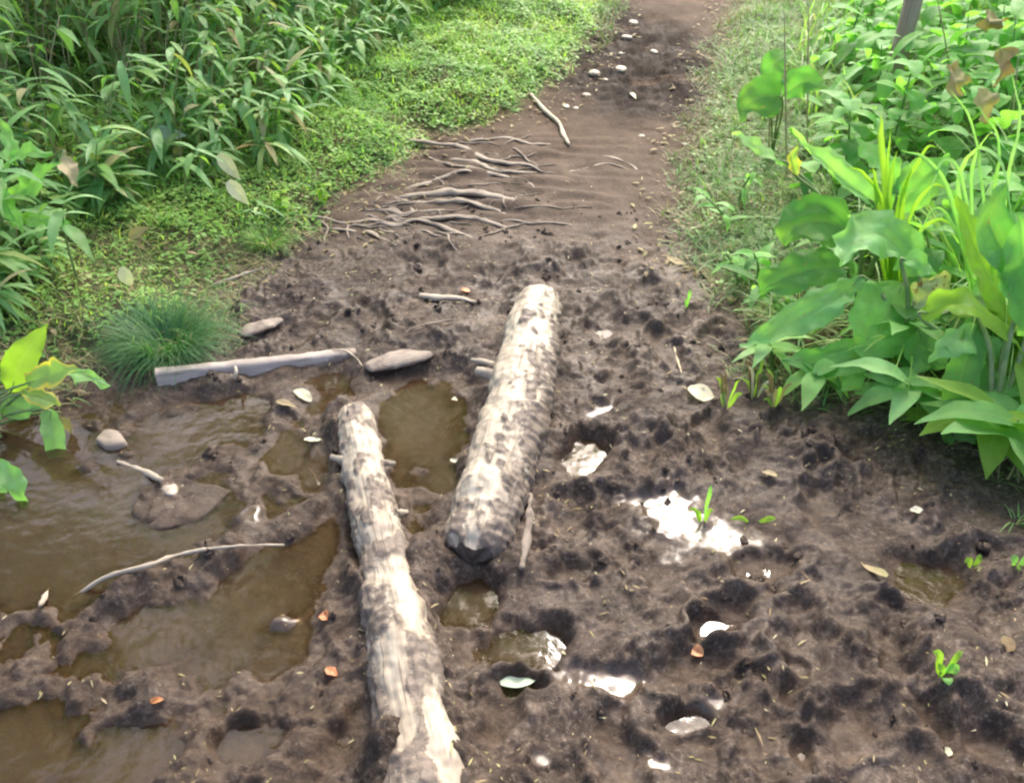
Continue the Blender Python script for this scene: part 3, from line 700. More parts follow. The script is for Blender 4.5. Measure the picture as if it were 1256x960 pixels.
def rootlets():
    parts = []
    for k in range(60):
        px = random.uniform(395, 625); py = 262 + random.gauss(0, 1) * 9 if px < 500 else random.uniform(168, 292); 
        if px > 640 and py > 225: continue
        p = G(px, py); a = random.gauss(-.08, .55); L = random.uniform(.10, .38); r = random.uniform(.0015, .006); P = []
        for t in np.linspace(0, 1, 6):
            q = p[:2] + np.array([math.cos(a), math.sin(a)]) * L * t + np.array([random.gauss(0, .008), random.gauss(0, .008)])
            P.append([q[0], q[1], float(hz(q[0], q[1])[0]) + r * .5 - (.012 if t in (0., 1.) else 0)])
        parts.append(tube(P, [r * .6, r, r, r * .8, r * .6, r * .2], 20, 6, .001, .03, k))
    V, Q, A = merge(parts)
    tag(build('fine_roots', V, Q, MAT['root'], {'leaf': A, 'mud': .25 + .5 * pn3(V, .06, 5)}), 'mat of fine rootlets woven between the thick exposed roots', 'roots', kind='stuff')
rootlets()
def sticky(pp, rr, mat, label, seed, name='stick', cat='stick', lift=0.01, rough=.003, hs=None):
    P = [G(x, y, lift + (hs[k] if hs else 0)) for k, (x, y) in enumerate(pp)]
    V, Q, A = tube(P, rr, 30, 8, rough, .03, seed)
    return tag(build(name, V, Q, MAT[mat], {'leaf': A, 'mud': .2 + .4 * pn3(V, .06, seed)}, loc=np.mean(P, 0)), label, cat)
sticky([(651, 118), (668, 138), (683, 151), (688, 158), (691, 168), (698, 180)], [.008, .013, .011, .009, .013, .005], 'stick', 'pale bent stick lying on the dry path above the roots', 1)
sticky([(146, 573), (165, 580), (185, 588), (200, 596)], [.006, .007, .009, .008], 'stick', 'short stick, half dark half bleached, leaning on the flat stone', 2, lift=.02)
sticky([(90, 738), (135, 716), (184, 701), (227, 691), (290, 682), (350, 677)], [.004, .006, .006, .005, .004, .003], 'stick', 'long thin twig lying across the muddy ridges in the puddle', 3, 'twig', 'twig', .012, .003, [0, .012, .008, .02, .02, .012])
sticky([(52, 748), (57, 738), (63, 727)], [.005, .007, .003], 'stick', 'tiny white twig standing out of the mud at the left edge', 4, 'twig', 'twig', .015)
sticky([(290, 475), (292, 466), (291, 460)], [.004, .006, .004], 'palestone', 'tiny white splinter stuck to the face of the grey plank', 5, 'splinter', 'splinter', .03)
sticky([(262, 352), (285, 345), (303, 338), (322, 332)], [.004, .006, .006, .003], 'stick', 'bleached twig lying behind the grass tuft', 6, 'twig', 'twig')
sticky([(408, 432), (425, 434), (438, 443), (444, 452)], [.002, .003, .003, .002], 'stick', 'thin curved straw by the far puddle rim', 7, 'twig', 'twig')
sticky([(826, 432), (830, 448), (835, 464)], [.002, .003, .002], 'drystem', 'thin pale straw standing in the mud right of the thick log', 8, 'twig', 'twig', .02)
sticky([(378, 575), (386, 585), (392, 597)], [.002, .003, .002], 'stick', 'short pale straw floating left of the thin log', 9, 'twig', 'twig', .006)
sticky([(560, 395), (540, 398), (510, 404), (497, 412)], [.003, .004, .004, .003], 'root', 'curved brown twig pressed in the mud left of the thick log', 10, 'twig', 'twig')
sticky([(930, 462), (938, 420), (934, 372)], [.003, .003, .002], 'stem', 'thin green stalk standing at the edge of the broad leaves', 12, 'plant_stalk', 'stalk', .0, 0, [0, .1, .22])

# ------------------------------------------------------------------ fallen leaves lying on mud
FL = [(638, 836, 50, 22, -15, 'floatleaf', 'oval whitish green leaf floating on the small puddle near the logs'),
      (282, 208, 42, 13, 50, 'palehusk', 'pale dry lance leaf on the left bank, upper of the pair'),
      (293, 240, 40, 13, 50, 'palehusk', 'pale dry lance leaf on the left bank, lower of the pair'),
      (205, 167, 44, 16, 0, 'floatleaf', 'bluish pale leaf lying flat in front of the dark hollow'),
      (372, 485, 22, 14, 25, 'palehusk', 'crumpled yellowish leaf in the far shallow water'),
      (352, 497, 26, 8, 10, 'dead', 'narrow olive leaf beside the crumpled yellowish leaf'),
      (860, 484, 34, 24, 25, 'palehusk', 'cream leaf lying on the mud by the dry stalks'),
      (193, 862, 8, 14, 80, 'orangechip', 'small orange leaf bit on the muddy ridge at lower left'),
      (398, 758, 12, 12, 0, 'orangechip', 'small salmon leaf bit left of the thin log, upper one'),
      (407, 826, 16, 10, 20, 'orangechip', 'salmon leaf bit left of the thin log, lower one'),
      (855, 803, 16, 11, 0, 'orangechip', 'dull red leaf bit below the deep footprint'),
      (1123, 628, 15, 10, 0, 'palehusk', 'square tan leaf bit on the mud at the right'),
      (1158, 925, 10, 18, 70, 'palehusk', 'cream leaf bit at the lower right'),
      (571, 358, 12, 8, 0, 'orangechip', 'red brown leaf bit left of the thick log top'),
      (385, 541, 22, 8, -5, 'palehusk', 'narrow cream chip in the water left of the thin log top'),
      (1235, 792, 22, 13, 70, 'dead', 'yellowish curled leaf at the right edge'),
      (830, 322, 26, 12, 20, 'dead', 'brown dry leaf at the upper right rim of the mud'),
      (945, 583, 18, 8, 10, 'dead', 'brown leaf bit above the green blade'),
      (558, 495, 8, 6, 0, 'palehusk', 'tiny round cream bit floating between the logs'),
      (557, 567, 9, 5, 20, 'palehusk', 'small cream bit at the near rim of the pool between the logs'),
      (1070, 700, 12, 40, 118, 'dead', 'long curved yellowish leaf blade on the right mud'),
      (170, 287, 26, 10, -30, 'dead', 'tan dry leaf on the bank above the grass tuft'),
      (155, 342, 26, 14, 70, 'palehusk', 'pale yellow leaf standing behind the grass tuft'),
      (868, 340, 24, 9, 40, 'dead', 'straw coloured leaf blade on the right rim of the path'),
      (777, 118, 9, 5, 30, 'palehusk', 'tiny cream leaf bit on the upper path'),
      (660, 40, 18, 6, 60, 'palehusk', 'pale curled leaf on the bright grassy verge')]
for i, (x, y, a, b, ang, mt, lb) in enumerate(FL):
    c = G(x, y); L = a / FP * (c[1] * cp + CH * sp_); W = b / FP * (c[1] * cp + CH * sp_) * 1.2
    if b > a: L, W = W, L
    up_ = .10 if (x < 320 and y < 300) else (.05 if y < 350 and x < 400 else 0)
    if up_: c = PZ(x, y, c[2] + up_)
    c[2] = max(c[2], 0.) + .008
    hx, hy = math.cos(R(ang)) * max(a, b) / 2, math.sin(R(ang)) * max(a, b) / 2
    if b > a: hx, hy = -hy, hx
    if up_: q0, q1 = PY(x - hx, y - hy, c[1]), PY(x + hx, y + hy, c[1] - .02)
    else: q0, q1 = PZ(x - hx, y - hy, c[2]), PZ(x + hx, y + hy, c[2])
    d = q1 - q0; L = np.linalg.norm(d); d = unit(d)
    V, Q, A = leaves([c - d * L / 2], [d], L, W, .25 if i % 2 else .5, [random.random()], 14, 'lance' if L > 2 * W else 'oval', fold=.2, across=9, up=np.array([[0, -.8, .6] if up_ else [0, 0, 1.]]))
    zz = np.maximum(hz(V[:, 0], V[:, 1]), 0) + .003
    if lb.startswith('oval whitish'): V[:, 2] = .012 + .35 * (V[:, 2] - V[:, 2].mean()) + .002 * pn3(V, .03, i)
    elif not up_: V[:, 2] = np.maximum(V[:, 2], zz) + .003 * pn3(V, .02, i)
    if mt == 'orangechip' or (mt == 'palehusk' and L < .06): V[:, :2] += .003 * np.stack([pn3(V, .012, i + 2), pn3(V, .012, i + 3)], 1)
    tag(build('fallen_leaf', V, Q, MAT[mt], {'leaf': A}, loc=c), lb, 'leaf')

# ------------------------------------------------------------------ loose mud crumbs (stuff)
def crumbs():
    n_ = 1500; x = rng.uniform(-1.7, 1.7, n_); y = rng.uniform(.75, 3.4, n_)
    mm = zone(x, y); k = (mm['d'] > .03) & (pn(x, y, .25, 70) > -.1) & (hz(x, y) > .012)
    x, y = x[k], y[k]; z = hz(x, y); n_ = len(x); r = rng.gamma(2.2, .0022, n_) + .0025
    th = np.linspace(0, 2 * np.pi, 8, endpoint=False)
    rows = [(.5, -.9), (1, -.2), (.85, .25), (.35, .5), (.02, .55)]
    V = np.zeros((n_, 5, 8, 3))
    for i, (k, zz) in enumerate(rows):
        V[:, i, :, 0] = x[:, None] + r[:, None] * k * np.cos(th); V[:, i, :, 1] = y[:, None] + r[:, None] * k * np.sin(th) * 1.2; V[:, i, :, 2] = (z + r * zz)[:, None]
    for c in range(3): V[..., c] += r[:, None, None] * .5 * rng.normal(size=(n_, 5, 8)) * .5
    q = grid_quads(5, 8, True); Q = (q[None] + (np.arange(n_) * 40)[:, None, None]).reshape(-1, 4)
    o = build('mud_crumbs', V.reshape(-1, 3), Q, MAT['ground'], {'zone': np.tile([.8, 0, .0], (n_ * 40, 1))})
    tag(o, 'small crumbs of mud scattered over the trail', 'mud', kind='stuff')
crumbs()

def debris():
    n0 = 9000; x = rng.uniform(-1.9, 1.9, n0); y = rng.uniform(.75, 3.6, n0); mm = zone(x, y); z = hz(x, y)
    k = (mm['d'] > -.05) & (z > .004) & (rng.random(n0) < np.clip(.35 + .9 * pn(x, y, .22, 71), .04, 1)); x, y, z = x[k], y[k], z[k]; n_ = len(x)
    L = rng.gamma(2., .0045, n_) + .003
    d = rdir(n_, -.15, .3); d[:, 0] *= .8
    V, Q, A = leaves(np.stack([x, y, z + .002], 1), d, L, np.minimum(L * rng.uniform(.12, .6, n_), .005), rng.uniform(0, .6, n_), np.clip(rng.normal(.42, .3, n_), 0, 1), 2, 'lance')
    tag(build('plant_debris', V, Q, MAT['dead'], {'leaf': A}), 'tiny straw and bark flecks trodden into the mud', 'debris', kind='stuff')
# ------------------------------------------------------------------ ground cover (stuff)
THK = np.array([PR(*p) for p in [(640, 0), (560, 55), (450, 110), (390, 185), (330, 250), (220, 280), (110, 320), (60, 400), (0, 460)]])
THKP = np.vstack([THK, [[-3.2, 1.9], [-7, 1.9], [-7, 14], [THK[0][0] + .6, 14]]])
def scatter(n_, x0, x1, y0, y1, keep):
    x = rng.uniform(x0, x1, n_); y = rng.uniform(y0, y1, n_); mm = zone(x, y); k = keep(x, y, mm)
    return x[k], y[k]
def rdir(n_, lo, hi):
    a = rng.uniform(0, 2 * np.pi, n_); e = rng.uniform(lo, hi, n_)
    return np.stack([np.cos(a) * np.cos(e), np.sin(a) * np.cos(e), np.sin(e)], 1)
debris()
# low creeping plants on the left verge
def cover():
    x, y = scatter(430000, -4.2, 1.6, 1.9, 9.5, lambda x, y, m: (m['d'] < -.0 - .10 * (.5 + pn(x, y, .15, 80))) & m['left'] & (x > -.62 * y - .9)
                   & (rng.random(len(x)) < np.clip(.55 + .9 * (pn(x, y, .22, 81) + .35), .15, 1) * np.clip((7 / (y + 2)), .3, 1) * np.where(y < 3.0, .35, 1) * (.35 + .65 * sst(.0, .16, -m['d']))))
    n_ = len(x); mound = .05 * (.6 + pn(x, y, .16, 82)) * sst(0, .5, -zone(x, y)['d'])
    z = hz(x, y) + rng.random(n_)**.6 * (.012 + np.clip(mound, 0, .09))
    L = rng.uniform(.009, .021, n_) * (1 + .06 * y); W = L * rng.uniform(.55, .8, n_)
    r = np.clip(.42 + .55 * pn(x, y, .3, 83) + rng.normal(0, .16, n_), 0, 1)
    V, Q, A = leaves(np.stack([x, y, z], 1), rdir(n_, -.3, .5), L, W, rng.uniform(.1, .8, n_), r, 3, 'oval', fold=.2)
    tag(build('ground_cover', V, Q, MAT['cover'], {'leaf': A}), 'low bright green creeping plants covering the left verge', 'ground cover', kind='stuff')
    # grass blades among it
    x, y = scatter(30000, -4., 1.6, 1.9, 9., lambda x, y, m: (m['d'] < .0) & m['left'] & (x > -.62 * y - .9) & (pn(x, y, .3, 84) > -.25))
    n_ = len(x); r = np.clip(rng.normal(.5, .22, n_), 0, 1)
    V, Q, A = leaves(np.stack([x, y, hz(x, y)], 1), rdir(n_, .5, 1.4), rng.uniform(.04, .11, n_), rng.uniform(.002, .005, n_), rng.uniform(.5, 2.0, n_), r, 4, 'blade')
    tag(build('verge_grass', V, Q, MAT['grassy'], {'leaf': A}), 'thin grass blades growing through the left verge', 'grass', kind='stuff')
cover()
def fine_grass():
    x, y = scatter(210000, -4., 1.7, 2.3, 9.5, lambda x, y, m: (m['d'] < -.0) & m['left'] & (x > -.62 * y - .9) & (rng.random(len(x)) < sst(-.02, .2, -m['d']) * np.where(y < 3.0, .5, 1) * np.clip(.75 + pn(x, y, .35, 96), .2, 1)))
    n_ = len(x); r = np.clip(.5 + .5 * pn(x, y, .4, 97) + rng.normal(0, .2, n_), 0, 1)
    V, Q, A = leaves(np.stack([x, y, hz(x, y) + rng.random(n_) * .05], 1), rdir(n_, .2, 1.3), rng.uniform(.02, .06, n_) * (1 + .05 * y), rng.uniform(.0018, .0045, n_), rng.uniform(.3, 1.6, n_), r, 3, 'blade')
    tag(build('short_grass', V, Q, MAT['softgrass'], {'leaf': A}), 'short soft yellow green grass on the left verge', 'grass', kind='stuff')
    x, y = scatter(120000, .3, 4.6, 2.4, 9., lambda x, y, m: (m['d'] < -.02) & ~m['left'] & (x < .62 * y + .9) & (rng.random(len(x)) < sst(-.05, .18, -m['d'] + .12 * pn(x, y, .3, 98))))
    n_ = len(x); r = np.clip(.3 + .4 * pn(x, y, .4, 99) + rng.normal(0, .2, n_), 0, 1)
    V, Q, A = leaves(np.stack([x, y, hz(x, y)], 1), rdir(n_, .2, 1.2), rng.uniform(.04, .14, n_), rng.uniform(.002, .006, n_), rng.uniform(.5, 1.8, n_), r, 4, 'blade')
    tag(build('short_grass', V, Q, MAT['grassy'], {'leaf': A}), 'short green grass mixed with straw on the right verge', 'grass', kind='stuff')
fine_grass()
def right_verge():
    x, y = scatter(100000, .3, 4.6, 1.6, 9., lambda x, y, m: (m['d'] < .06 + .10 * pn(x, y, .15, 86)) & ~m['left'] & (x < .62 * y + .9))
    n_ = len(x); r = np.clip(.45 + .35 * pn(x, y, .35, 87) + rng.normal(0, .2, n_), 0, 1)
    V, Q, A = leaves(np.stack([x, y, hz(x, y)], 1), rdir(n_, .05, 1.2), rng.uniform(.03, .13, n_), rng.uniform(.002, .006, n_), rng.uniform(.3, 1.6, n_), r, 4, 'blade')
    tag(build('dry_grass', V, Q, MAT['straw'], {'leaf': A}), 'dry straw and short grass along the right verge', 'grass', kind='stuff')
    x, y = scatter(14000, .3, 4.6, 1.6, 9., lambda x, y, m: (m['d'] < -.02) & ~m['left'] & (x < .62 * y + .9) & (pn(x, y, .22, 88) > -.05))
    n_ = len(x); r = np.clip(rng.normal(.3, .2, n_), 0, 1)
    V, Q, A = leaves(np.stack([x, y, hz(x, y) + rng.random(n_) * .03], 1), rdir(n_, .0, .9), rng.uniform(.015, .035, n_), rng.uniform(.009, .018, n_), rng.uniform(.3, 1.2, n_), r, 3, 'oval')
    tag(build('ground_cover', V, Q, MAT['cover'], {'leaf': A}), 'sparse small green weeds on the right verge', 'ground cover', kind='stuff')
right_verge()
def left_straw():
    x, y = scatter(30000, -2.6, .6, 1.9, 4.2, lambda x, y, m: (m['d'] < .06) & m['left'] & (rng.random(len(x)) < .25 + .75 * (y < 3.15)) & (pn(x, y, .3, 95) > -.2))
    n_ = len(x); r = np.clip(.62 + rng.normal(0, .25, n_), 0, 1)
    V, Q, A = leaves(np.stack([x, y, hz(x, y) + .004], 1), rdir(n_, .0, .9), rng.uniform(.03, .09, n_), rng.uniform(.002, .006, n_), rng.uniform(.3, 1.5, n_), r, 4, 'blade')
    tag(build('dry_grass', V, Q, MAT['straw'], {'leaf': A}), 'dry straw and thin grass on the left bank around the grass tuft', 'grass', kind='stuff')
left_straw()
def right_mass():
    x, y = scatter(15000, .6, 6., 1.75, 9.5, lambda x, y, m: (m['d'] < -(.40 + .035 * y) + .12 * pn(x, y, .3, 90)) & ~m['left'] & (x < .66 * y + 1.1) & (rng.random(len(x)) < .9 - .4 * (y > 5)))
    n_ = len(x); d = -zone(x, y)['d']
    top = np.clip(.06 + .65 * (d - .3), .05, .55) * (1 + .5 * pn(x, y, .35, 91)); z = hz(x, y) + top * rng.random(n_)**.7
    L = rng.uniform(.06, .19, n_); r = np.clip(.40 + .3 * pn(x, y, .3, 92) + rng.normal(0, .2, n_), 0, 1)
    V, Q, A = leaves(np.stack([x, y, z], 1), rdir(n_, -.3, .7), L, L * rng.uniform(.25, .6, n_), rng.uniform(.4, 1.5, n_), r, 6, 'oval', fold=.2, across=5)
    V = V + .006 * np.stack([pn3(V, .06, 1), pn3(V, .06, 2), pn3(V, .06, 3)], 1)
    tag(build('right_undergrowth', V, Q, MAT['broad'], {'leaf': A}), 'tangled mass of mid sized green leaves filling the right bank', 'undergrowth', kind='stuff')
    x, y = scatter(20000, .6, 6., 1.75, 9., lambda x, y, m: (m['d'] < -(.30 + .03 * y)) & ~m['left'] & (x < .66 * y + 1.1) & (pn(x, y, .4, 93) > .0))
    n_ = len(x); r = np.clip(rng.normal(.5, .25, n_), 0, 1)
    V, Q, A = leaves(np.stack([x, y, hz(x, y)], 1), rdir(n_, .8, 1.5), rng.uniform(.2, .6, n_), rng.uniform(.004, .010, n_), rng.uniform(.8, 2.4, n_), r, 9, 'blade')
    tag(build('long_grass', V, Q, MAT['grassy'], {'leaf': A}), 'long arching grass blades among the weeds on the right bank', 'grass', kind='stuff')
right_mass()
def litter():
    x, y = scatter(42000, -3.6, 3.6, 1.6, 8.5, lambda x, y, m: (m['d'] < .22) & (rng.random(len(x)) < np.where(m['d'] > 0, .28 * (y > 2.7), .5)))
    n_ = len(x); r = np.clip(rng.normal(.25, .22, n_), 0, 1); L = rng.uniform(.012, .045, n_)
    V, Q, A = leaves(np.stack([x, y, hz(x, y) + .004 + .01 * rng.random(n_)], 1), rdir(n_, -.1, .35), L, L * rng.uniform(.15, .5, n_), rng.uniform(.1, .9, n_), r, 3, 'lance')
    tag(build('leaf_litter', V, Q, MAT['dead'], {'leaf': A}), 'brown and straw coloured leaf litter beside the trail', 'leaf litter', kind='stuff')
litter()

# ------------------------------------------------------------------ bamboo grass
def bamboo_stalk(p, h, lean, nl, r0, scale=1., flat=False):
    """returns leaf arrays and stem points"""
    az = math.atan2(lean[1], lean[0]); b = np.array(p, float)
    P = np.array([b, b + np.array([lean[0] * .25, lean[1] * .25, h * .55]), b + np.array([lean[0], lean[1], h])])
    C = spline(P, 12); out = []
    for k in range(nl):
        t = 1 - .85 * random.random() if k > 2 else 1 - .05 * k
        q = C[int(t * 11)]
        a = az + random.uniform(-2.4, 2.4) ; e = random.uniform(-.55, .85)
        out.append((q, (math.cos(a) * math.cos(e), math.sin(a) * math.cos(e), math.sin(e)), random.uniform(.11, .22) * scale, random.uniform(.024, .043) * scale, random.uniform(.5, 1.5), r0()))
    return out, P
def pick(): 
    r = random.random()
    return random.uniform(0, .82) if r < .86 else (random.uniform(.82, .90) if r < .93 else random.uniform(.92, .99))
def pack(lst, S_=6, **k):
    B = np.array([l[0] for l in lst]); D = np.array([l[1] for l in lst])
    return leaves(B, D, np.array([l[2] for l in lst]), np.array([l[3] for l in lst]), np.array([l[4] for l in lst]), np.array([l[5] for l in lst]), S_, **k)
hollow = PR(150, 215)
def thicket():
    x = rng.uniform(-6.5, 2., 7800); y = 1.9 + 8.5 * rng.random(7800)**1.3
    s = sdist(x, y, THKP); k = (s > .0) & (x > -.72 * y - 1.6) & (((x - hollow[0]) / .34)**2 + ((y - hollow[1]) / .28)**2 > 1)
    x, y, s = x[k], y[k], s[k]; ll = []; stems = []
    for i in range(len(x)):
        h = (.16 + .50 * min(1, s[i] / .9)) * random.uniform(.6, 1.25)
        if y[i] < 2.9: h *= .7
        z = float(hz(x[i], y[i])[0]); a = random.uniform(-1.5, .6)
        l, P = bamboo_stalk((x[i], y[i], z), h, (.28 * h * math.cos(a), .28 * h * math.sin(a)), random.randint(6, 11), pick, random.uniform(.6, 1.15))
        ll += l; V, Q, A = tube(P, [.003, .0025, .0015], 5, 4); stems.append((V, Q, A))
    V, Q, A = pack(ll); tag(build('bamboo_grass_thicket', V, Q, MAT['bamboo'], {'leaf': A}), 'dense thicket of long narrow bamboo grass leaves on the left bank', 'undergrowth', kind='stuff')
    V, Q, A = merge(stems); tag(build('thicket_stems', V, Q, MAT['drystem']), 'thin dry stems inside the bamboo grass thicket', 'undergrowth', kind='stuff')
    print('thicket leaves', len(ll))
thicket()
def sprig(name, base, specs, label, cat, mats='bamboo', stems=True, group=None, stem_mat='stem', W=None, sr=.004):
    """specs: list of (points[(px,py,y)...], width m, rnd, mat, opts)"""
    root = thing(name, base, label, cat, group)
    for k, sp in enumerate(specs):
        pts, w, rnd = sp[0], sp[1], sp[2]; mt = sp[3] if len(sp) > 3 and sp[3] else mats; op = sp[4] if len(sp) > 4 else {}
        P = [PY(*q) for q in pts]
        prof = op.pop('prof', 'lance') if op else 'lance'
        ws = {'lance': [.15, .7, 1, .95, .6, .04], 'oval': [.2, .85, 1, 1, .85, .45, .05], 'band': [.5, .8, 1, 1, .9, .7, .3, .03], 'heart': [.6, 1, 1, .85, .6, .3, .03]}[prof]
        V, Q, A = hero(P, [w * q for q in ws], rnd, seed=k * 3 + len(specs), **op)
        o = build('leaf', V, Q, MAT[mt], {'leaf': A}, parent=root)
        if stems:
            b = np.array(root.location); q = P[0]
            mid = b * .45 + q * .55 + np.array([0, 0, abs(q[2] - b[2]) * .18]) + np.array([random.uniform(-.02, .02), 0, 0])
            V, Q, A = tube([b, mid, q, P[0] + (P[1] - P[0]) * .35], [sr * 1.2, sr, sr * .7, sr * .3], 14, 6)
            build('stem', V, Q, MAT[stem_mat], {'leaf': A}, parent=root)
    return root

# foreground plant at the left edge
g = G(8, 545)
sprig('leafy_plant', g + np.array([-.10, .06, 0]), [
    ([(12, 482, 2.00), (28, 440, 2.02), (58, 397, 2.06)], .085, .9, 'lime', dict(prof='oval', face=(0.3, -.9, .35), ruffle=.012)),
    ([(33, 470, 1.98), (62, 460, 1.95), (96, 452, 1.93)], .075, .4, 'yellowedge', dict(prof='oval', face=(0, -.7, .8), ruffle=.018)),
    ([(28, 482, 1.96), (52, 488, 1.93), (76, 499, 1.90)], .045, .9, 'yellowedge', dict(prof='lance', face=(0, -.6, .8))),
    ([(58, 502, 1.93), (68, 540, 1.88), (72, 598, 1.84)], .060, .35, 'broadblue', dict(prof='band', face=(0.2, -.95, .2), ruffle=.008)),
    ([(5, 490, 2.0), (25, 500, 1.96), (56, 496, 1.94)], .07, .2, 'broadblue', dict(prof='oval', face=(0, -.7, .7), ruffle=.012)),
    ([(82, 458, 2.0), (105, 460, 1.98), (134, 474, 1.95)], .045, .6, 'broadblue', dict(prof='lance')),
    ([(70, 505, 1.94), (82, 520, 1.93), (88, 540, 1.93)], .022, .6, 'dead', dict(prof='lance', face=(0, -1, .2))),
    ([(0, 500, 1.98), (-10, 520, 1.9), (-5, 540, 1.88)], .05, .2, 'broad', dict(prof='oval', face=(0, -.8, .6))),
    ], 'broad leaved plant reaching in from the left edge, one leaf edged yellow', 'plant', sr=.004)
g = G(-30, 640)
sprig('leafy_plant', g + np.array([-.1, 0, 0]), [
    ([(-25, 560, 1.72), (5, 575, 1.70), (24, 600, 1.67), (34, 636, 1.65)], .055, .2, 'broadblue', dict(prof='lance', face=(.2, -.8, .5))),
    ([(-30, 575, 1.72), (-8, 595, 1.70), (8, 630, 1.67)], .045, .5, 'broadblue', dict(prof='lance', face=(.2, -.8, .5))),
    ([(-30, 590, 1.72), (-20, 630, 1.68), (2, 655, 1.66)], .03, .3, 'dead', dict(prof='lance', face=(.2, -.8, .5))),
    ], 'plant with pale drooping leaves at the left edge above the murky pool', 'plant')

# fine grass tuft
def tuft(c, rad, h, n_, label, mat='tuft', w=.0022, name='grass_tuft', spread=(.35, 1.5), dr=(.9, 2.1)):
    a = rng.uniform(0, 2 * np.pi, n_); rr = rad * .35 * np.sqrt(rng.random(n_))
    b = np.stack([c[0] + rr * np.cos(a) * 1.3, c[1] + rr * np.sin(a), np.zeros(n_)], 1); b[:, 2] = hz(b[:, 0], b[:, 1])
    e = rng.uniform(*spread, n_); a2 = a + rng.normal(0, .5, n_)
    d = np.stack([np.cos(a2) * np.cos(e), np.sin(a2) * np.cos(e), np.sin(e)], 1)
    V, Q, A = leaves(b, d, h * rng.uniform(.6, 1.15, n_), w * rng.uniform(.7, 1.3, n_), rng.uniform(*dr, n_), np.clip(rng.normal(.5, .25, n_), 0, 1), 8, 'blade')
    V[:, 2] = np.maximum(V[:, 2], hz(V[:, 0], V[:, 1]) + .002)
    root = thing(name, c, label, 'grass')
    build('blades', V, Q, MAT[mat], {'leaf': A}, parent=root); return root
tuft(G(205, 430), .24, .20, 1300, 'fine dark green grass tuft behind the grey plank')
tuft(G(330, 300), .12, .10, 260, 'small light green grass tuft on the bank edge above the mud', 'grassy', .003)
tuft(G(1190, 400), .12, .62, 90, 'tall clump of pale grass blades right of the yellow green sedge', 'softgrass', .011, 'tall_grass', (1.0, 1.5), (.9, 2.2))
tuft(G(1105, 450), .10, .34, 60, 'loose clump of grass blades in front of the yellow green sedge', 'softgrass', .009, 'tall_grass', (.8, 1.5), (.9, 2.4))
tuft(G(985, 410), .10, .26, 60, 'loose clump of grass blades left of the large pleated plant', 'grassy', .007, 'tall_grass', (.7, 1.5), (.9, 2.4))
tuft(G(1250, 360), .12, .66, 90, 'tall clump of pale grass blades cut by the right picture edge', 'grassy', .011, 'tall_grass', (1.0, 1.5), (.9, 2.2))
tuft(G(1245, 640), .05, .06, 14, 'few short blades at the right edge of the mud', 'grassy', .004)

# distinct bamboo grass plants at the front of the left thicket
def sasa(px, py, h, nl, label, seed, scale=1., lean=(.12, -.12), mats='bamboo', rr=None, size=(.11, .20), wid=(.022, .038), name='bamboo_grass', cat='plant', group=None, el=(-.2, .6), prof='lance'):
    random.seed(seed); b = G(px, py); root = thing(name, b, label, cat, group)
    P = np.array([b, b + np.array([lean[0] * .25, lean[1] * .25, h * .55]), b + np.array([lean[0], lean[1], h])]); C = spline(P, 12)
    V, Q, A = tube(P, [.0045, .0035, .002], 12, 6); build('stem', V, Q, MAT['stem'], {'leaf': A}, parent=root)
    for k in range(nl):
        q = C[11 - min(10, int(k * .8))]; a = 2.4 * k + random.uniform(-.4, .4); e = random.uniform(*el)
        d = np.array([[math.cos(a) * math.cos(e), math.sin(a) * math.cos(e) * .9, math.sin(e)]])
        V, Q, A = leaves([q], d, random.uniform(*size) * scale, random.uniform(*wid) * scale, random.uniform(.5, 1.4), [rr() if rr else random.uniform(.3, .85)], 12, prof, across=7)
        V = V + .004 * np.stack([pn3(V, .06, seed), pn3(V, .06, seed + 1), pn3(V, .06, seed + 2)], 1)
        build('leaf', V, Q, MAT[mats], {'leaf': A}, parent=root)
    return root
sasa(425, 112, .30, 6, 'bamboo grass sprig with three pale hanging leaves at the rim of the bright verge', 1, .95)
sasa(95, 345, .34, 8, 'bamboo grass plant drooping over the left bank above the yellow edged leaf', 2, 1.05, (.12, -.16))
sasa(20, 330, .38, 8, 'leafy bamboo grass plant at the left picture edge, below the broad bright leaves', 3, 1.1, (.12, -.1))
sasa(230, 250, .26, 7, 'low bamboo grass plant just right below the dark hollow', 4, .8)
sasa(130, 260, .34, 8, 'bamboo grass plant left below the dark hollow', 5, 1., (.1, -.1))
sasa(340, 190, .34, 7, 'bamboo grass plant between the thicket and the creeping cover', 6, .9)
sasa(300, 285, .16, 6, 'small seedling of bamboo grass in front of the pale dry leaves', 7, .6)
sasa(345, 262, .10, 14, 'bushy low plant with small round yellowish green leaves at the verge', 8, .30, (.02, -.02), 'lime', None, (.12, .16), (.07, .10), 'small_weed', 'plant', prof='oval')
sasa(395, 250, .09, 12, 'second small round leaved plant, right of the bushy yellowish one', 9, .28, (.02, -.02), 'lime', None, (.12, .16), (.07, .10), 'small_weed', 'plant', prof='oval')
g = G(40, 340)
